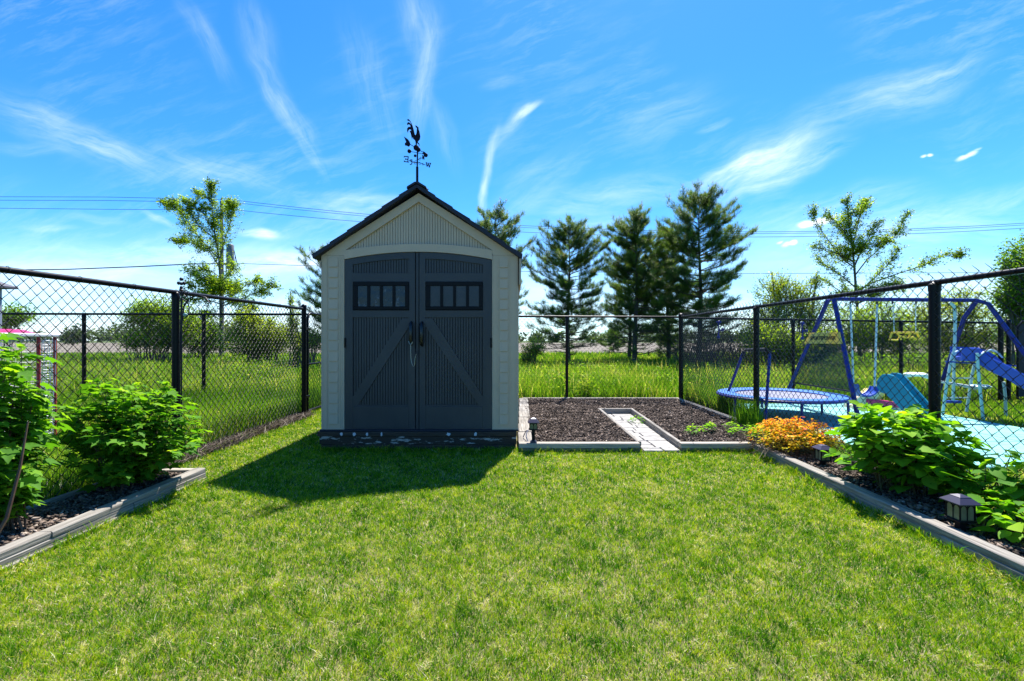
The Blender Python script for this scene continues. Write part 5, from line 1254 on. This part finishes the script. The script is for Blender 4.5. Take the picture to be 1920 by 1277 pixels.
def slide():
    d = 6.75; P = lambda px, py, dd=d: WP(px, py, dd)
    root = empty('blue_slide', P(1800, 770), 'blue plastic slide with a pale tube ladder at the edge of the patio', 'slide')
    for q in ([P(1788, 660, 6.9), P(1784, 672, 6.9), P(1775, 720, 6.9), P(1767, 780, 6.95)], [P(1832, 662, 6.6), P(1834, 690, 6.6), P(1838, 735, 6.6), P(1844, 792, 6.6)],
              [P(1828, 680, 7.1), P(1822, 705, 7.1), P(1818, 735, 7.1), P(1812, 772, 7.1)], [P(1882, 716, 6.9), P(1885, 745, 6.9), P(1886, 788, 6.9)]):
        MB().tube(q, .019, 8).build('leg', MAT['aquatube'], root, True)
    for a_, b_ in (((1778, 709), (1826, 709)), ((1776, 746), (1818, 746))): MB().tube([P(*a_, 6.95), P(*b_, 7.05)], .012, 6).build('rung', MAT['aquatube'], root, True)
    MB().tube([P(1773, 678, 6.9), P(1840, 682, 6.8), P(1905, 686, 6.7)], .013, 6).build('brace', MAT['blueplastic'], root, True)
    for o in (0, 1):
        q = [P(1788, 672, 6.9), P(1792, 660, 6.9), P(1802, 655, 6.9), P(1814, 656, 6.9), P(1824, 662, 6.9), P(1831, 670, 6.9)] if o == 0 else [P(1832, 672, 6.6), P(1845, 660, 6.6), P(1858, 656, 6.6), P(1870, 660, 6.6), P(1880, 670, 6.6)]
        MB().tube(q, .014, 8).build('hand_rail', MAT['whitepaint'], root, True)
    # chute: swept trough
    path_ = [P(1792, 667, 6.95), P(1826, 668, 6.85), P(1840, 672, 6.8), P(1860, 684, 6.7), P(1885, 700, 6.6), P(1915, 718, 6.5), P(1945, 735, 6.4), P(1975, 748, 6.3), P(2000, 752, 6.2)]
    mb = MB(); vs = []; sec = [(-1, .13), (-.93, .15), (-.84, .0), (0, -.03), (.84, .0), (.93, .15), (1, .13), (.97, -.08), (-.97, -.08)]; w = .27
    for i, p in enumerate(path_):
        dv = (path_[min(i+1, len(path_)-1)]-path_[max(i-1, 0)]); dv.z = 0; dv.normalize(); sn = Vector((-dv.y, dv.x, 0))
        for u, z in sec: vs.append(p+sn*u*w+Vector((0, 0, z*.9)))
    n = len(sec); m_ = len(path_)
    mb.add(vs, [(i*n+k, i*n+(k+1) % n, (i+1)*n+(k+1) % n, (i+1)*n+k) for i in range(m_-1) for k in range(n)]+[tuple(range(n))[::-1], tuple((m_-1)*n+k for k in range(n))])
    mb.build('chute', MAT['blueplastic'], root, True)
slide()
def trampoline():
    c = Vector((4.06, 6.90, 0)); R_ = .86; z = .37
    root = empty('trampoline', (c.x, c.y, .035), 'small round blue trampoline with a tubular hand rail on the patio edge', 'trampoline')
    def ringm(r0, r1, z0, z1, sag=0):
        mb = MB(); n = 40; mb.add([(c.x+r*math.cos(2*math.pi*k/n), c.y+r*math.sin(2*math.pi*k/n), z+q) for r, q in ((r0, z0), ((r0+r1)/2, (z0+z1)/2+.015), (r1, z1), (r1, z1-.045), (r0, z0-.03)) for k in range(n)],
              [(a_*n+k, a_*n+(k+1) % n, ((a_+1) % 5)*n+(k+1) % n, ((a_+1) % 5)*n+k) for a_ in range(5) for k in range(n)]); return mb
    ringm(R_*.72, R_, -.01, 0).build('pad', MAT['skypad'], root, True)
    MB().tube([(c.x+R_*1.0*math.cos(t), c.y+R_*1.0*math.sin(t), z-.03) for t in np.linspace(0, 2*math.pi, 41)], .020, 8).build('rim', MAT['blue'], root, True)
    mb = MB(); n = 32; mb.add([(c.x+r*math.cos(2*math.pi*k/n), c.y+r*math.sin(2*math.pi*k/n), z-.025-.05*(1-r/(R_*.75))) for r in (R_*.75, R_*.4, .02) for k in range(n)], [(a_*n+k, a_*n+(k+1) % n, (a_+1)*n+(k+1) % n, (a_+1)*n+k) for a_ in range(2) for k in range(n)]+[tuple(2*n+k for k in range(n))])
    mb.build('mat', MAT['matgrey'], root, True)
    for k in range(6):
        t = 2*math.pi*k/6+.3; MB().tube([(c.x+R_*.97*math.cos(t), c.y+R_*.97*math.sin(t), z-.04), (c.x+R_*.99*math.cos(t), c.y+R_*.99*math.sin(t), .03)], .018, 8).build('leg', MAT['blue'], root, True)
    A, B_, C_, D_ = Vector((3.31, 7.25, 0)), WP(1395, 657, 7.0), WP(1438, 656, 6.35), Vector((3.36, 6.05, 0))
    A.z = 0; D_.z = 0
    MB().tube([A, B_+Vector((-.01, 0, -.03)), B_+Vector((.03, 0, 0)), C_+Vector((-.02, 0, 0)), C_+Vector((.04, 0, -.035)), D_], .020, 10).build('hand_rail', MAT['blue'], root, True)
    MB().tube([B_+Vector((-.02, .0, -.12)), B_+Vector((-.003, 0, -.02)), B_+Vector((.03, 0, .004)), C_+Vector((-.02, 0, .004)), C_+Vector((.036, 0, -.03)), C_+Vector((.038, 0, -.16))], .025, 10).build('foam_grip', MAT['iron'], root, True)
trampoline()
def steps():
    root = empty('toddler_steps', (5.2, 6.0, .035), 'teal plastic toddler climber with rounded side panels and steps', 'climber')
    u = Vector((.60, -.80, 0)); w = Vector((.80, .60, 0)); o = Vector((5.05, 6.18, .035))   # u runs down the steps, w across them
    prof = [(-.06, .74), (-.10, .68), (-.10, .58), (-.05, .50), (.02, .48), (.10, .40), (.46, .0), (.74, .0), (.66, .12), (.20, .70), (.14, .765), (.05, .79), (-.02, .785)]
    for s in (0, .40):
        mb = MB(); vs = [o+w*s+u*a_*.78+Vector((0, 0, b_*.86)) for a_, b_ in prof]+[o+w*(s+.06)+u*a_*.78+Vector((0, 0, b_*.86)) for a_, b_ in prof]; n = len(prof)
        mb.add(vs, [tuple(range(n)), tuple(range(n, 2*n))[::-1]]+[(i, (i+1) % n, n+(i+1) % n, n+i) for i in range(n)]); mb.build('side_panel', MAT['teal'], root)
    for i in range(4):
        a_ = .10+.15*i; zz = .50-.155*i
        if zz < .03: continue
        mb = MB(); q = [o+w*s+u*(a_+b_)*.78+Vector((0, 0, zz*.86+h)) for s in (.06, .40) for b_, h in ((-.04, 0), (.14, 0), (.14, -.03), (.10, -.13), (.07, -.13), (-.04, -.03))]
        mb.add(q, [(0, 1, 7, 6), (1, 2, 8, 7), (2, 3, 9, 8), (3, 4, 10, 9), (4, 5, 11, 10), (5, 0, 6, 11)]); mb.build('step', MAT['teal'], root)
steps()
def rocker():
    d = 7.5; P = lambda px, py, dd=d: WP(px, py, dd)
    root = empty('toddler_slide', P(1650, 770), 'cream and yellow toddler slide with a magenta chute by the teal climber', 'toddler slide')
    def sl(poly, y0, y1, m_, nm):
        mb = MB(); k = d/F; pp = [((px-960)*k, CAMH+(638.5-py)*k) for px, py in poly]; mb.plate(pp, y0, y1); mb.build(nm, MAT[m_], root)
    sl([(1600, 768), (1604, 748), (1616, 738), (1640, 728), (1642, 722), (1648, 722), (1652, 732), (1640, 748), (1628, 756), (1622, 768)][::-1], d-.03, d+.03, 'cream', 'side_panel')
    sl([(1628, 757), (1636, 745), (1652, 732), (1668, 732), (1660, 742), (1648, 756), (1640, 762)][::-1], d+.035, d+.35, 'lemon', 'body')
    mb = MB(); a_, b_ = P(1626, 750, d-.05), P(1686, 757, d-.05)
    for off in (0, .22): mb.tube([a_+Vector((0, off, 0)), b_+Vector((0, off, 0))], .022, 8)
    mb.add([a_+Vector((0, 0, 0)), b_, b_+Vector((0, .22, 0)), a_+Vector((0, .22, 0)), a_+Vector((0, 0, -.06)), b_+Vector((0, 0, -.07)), b_+Vector((0, .22, -.07)), a_+Vector((0, .22, -.06))], [(0, 1, 2, 3), (7, 6, 5, 4), (0, 4, 5, 1), (2, 6, 7, 3), (1, 5, 6, 2), (3, 7, 4, 0)])
    mb.build('chute', MAT['pink'], root)
    sl([(1606, 768), (1608, 762), (1690, 764), (1692, 770)][::-1], d-.04, d+.3, 'cream', 'base')
rocker()
def charm(label, px, py, d):
    P = lambda a_, b_: WP(px+a_, py+b_, d)
    mb = MB(); mb.tube([P(0, -17), P(-1, -8), P(0, 0), P(-1, 8), P(0, 17)], .012, 6).tube([P(-4, -15), P(0, -11), P(4, -15)], .014, 6).tube([P(0, 0), P(6, 2), P(9, -2)], .016, 6).ball(P(7, 0), .03, 8).ball(P(0, -14), .03, 8).ball(P(-1, 14), .03, 8)
    o = mb.build('hanging_ornament', MAT['blue'], None, True)
    mb2 = MB(); tag(o, label, 'ornament', 'blue ornaments tied to the far fence')
charm('blue twisted ornament hanging on the fence in front of the tallest pine', 1348, 618, 8.55)
charm('blue twisted ornament hanging on the fence just left of the yellow panel', 1505, 620, 8.55)

# ================================================================== LEFT NEIGHBOUR
def cage():
    # pale topped wire cage seen through the left fence; its far corner carries rolled netting
    x1, x0 = -4.62, -5.9; y0, y1 = 2.4, 4.60; zt = 1.205
    root = empty('wire_cage', (x1, y1, 0), 'white topped wire cage with worn red corner posts beyond the side fence', 'cage')
    MB().box(x0, x1+.02, y0-.04, y1+.04, zt, zt+.035, ch=.008).build('lid', MAT['whitevinyl'], root)
    for y in (y1, y1-.16): MB().tube([(x1, y, 0), (x1, y, zt)], .014, 8).build('post', MAT['redpaint'], root, True)
    rr = random.Random(4); mb = MB()
    for i in range(8):
        y = y1-.14+i*.018; mb.tube([(x1+.01+rr.uniform(-.01, .01), y+rr.uniform(-.006, .006), z) for z in np.linspace(.02, zt-.02, 9)], .0035, 4)
    for i in range(34):
        z = .04+i*.034; mb.tube([(x1, y1-.16, z), (x1+.014, y1-.08, z+rr.uniform(-.012, .012)), (x1, y1-.005, z+rr.uniform(-.01, .01))], .003, 4)
    mb.build('rolled_netting', MAT['whitevinyl'], root)
    mb = MB()
    for i in range(23):
        z = .04+i*.051; mb.tube([(x1, y0, z+rr.uniform(-.004, .004)), (x1, y1-.16, z+rr.uniform(-.006, .006))], .0020, 3); mb.tube([(x0, y1, z), (x1, y1, z)], .0016, 3)
    for i in range(40): mb.tube([(x1, y0+i*.051, .03), (x1, y0+i*.051, zt)], .0014, 3)
    for i in range(24): mb.tube([(x0+i*.052, y1, .03), (x0+i*.052, y1, zt)], .0016, 3)
    mb.build('wire_panel', MAT['whitevinyl'], root)
cage()
mb = MB(); n = 12
for (xa, xb, cy_) in ((-5.6, -4.85, 4.30), (-5.2, -4.66, 4.42)):
    vs = [];
    for i in range(n+1):
        t = i/n; x = xa+(xb-xa)*t
        for w, h in ((-.15, 0), (-.05, .035+.01*math.sin(i*1.7)), (.06, .03+.012*math.cos(i*2.1)), (.15, 0)): vs.append((x, cy_+w*math.sin(math.pi*t)**.4, 1.2405+h*math.sin(math.pi*t)**.5))
    mb.add(vs, [(i*4+k, i*4+k+1, (i+1)*4+k+1, (i+1)*4+k) for i in range(n) for k in range(3)]+[(i*4+3, i*4, (i+1)*4, (i+1)*4+3) for i in range(n)])
tag(mb.build('folded_cloth', MAT['pink'], smooth=True), 'crumpled magenta cloth lying on the white cage top', 'cloth')
def outbuilding():
    X, ya, yb_ = -7.84, 3.2, 7.0; zt = 1.97
    root = empty('outbuilding', (X-1.0, yb_, 0), 'corner of a pale grey outbuilding with a dark roof edge at the far left', 'building')
    MB().box(X-2.0, X, ya, yb_, 0, zt-.002, ch=.004).build('wall', MAT['greywall'], root)
    mb = MB(); mb.plate([(X-2.1, zt), (X+.12, zt), (X+.12, zt+.03), (X-.10, zt+.10), (X-2.1, zt+.9)], ya-.1, yb_+.12); mb.build('roof', MAT['darkroof'], root)
outbuilding()
mb = MB(); rr = random.Random(2)
for i in range(3):
    for j in range(3): mb.box(-4.75+i*.42, -4.35+i*.42, 3.55+j*.42, 3.95+j*.42, -.01, .02+rr.uniform(0, .006), ch=.005)
tag(mb.build('paving', MAT['paver']), kind='structure')
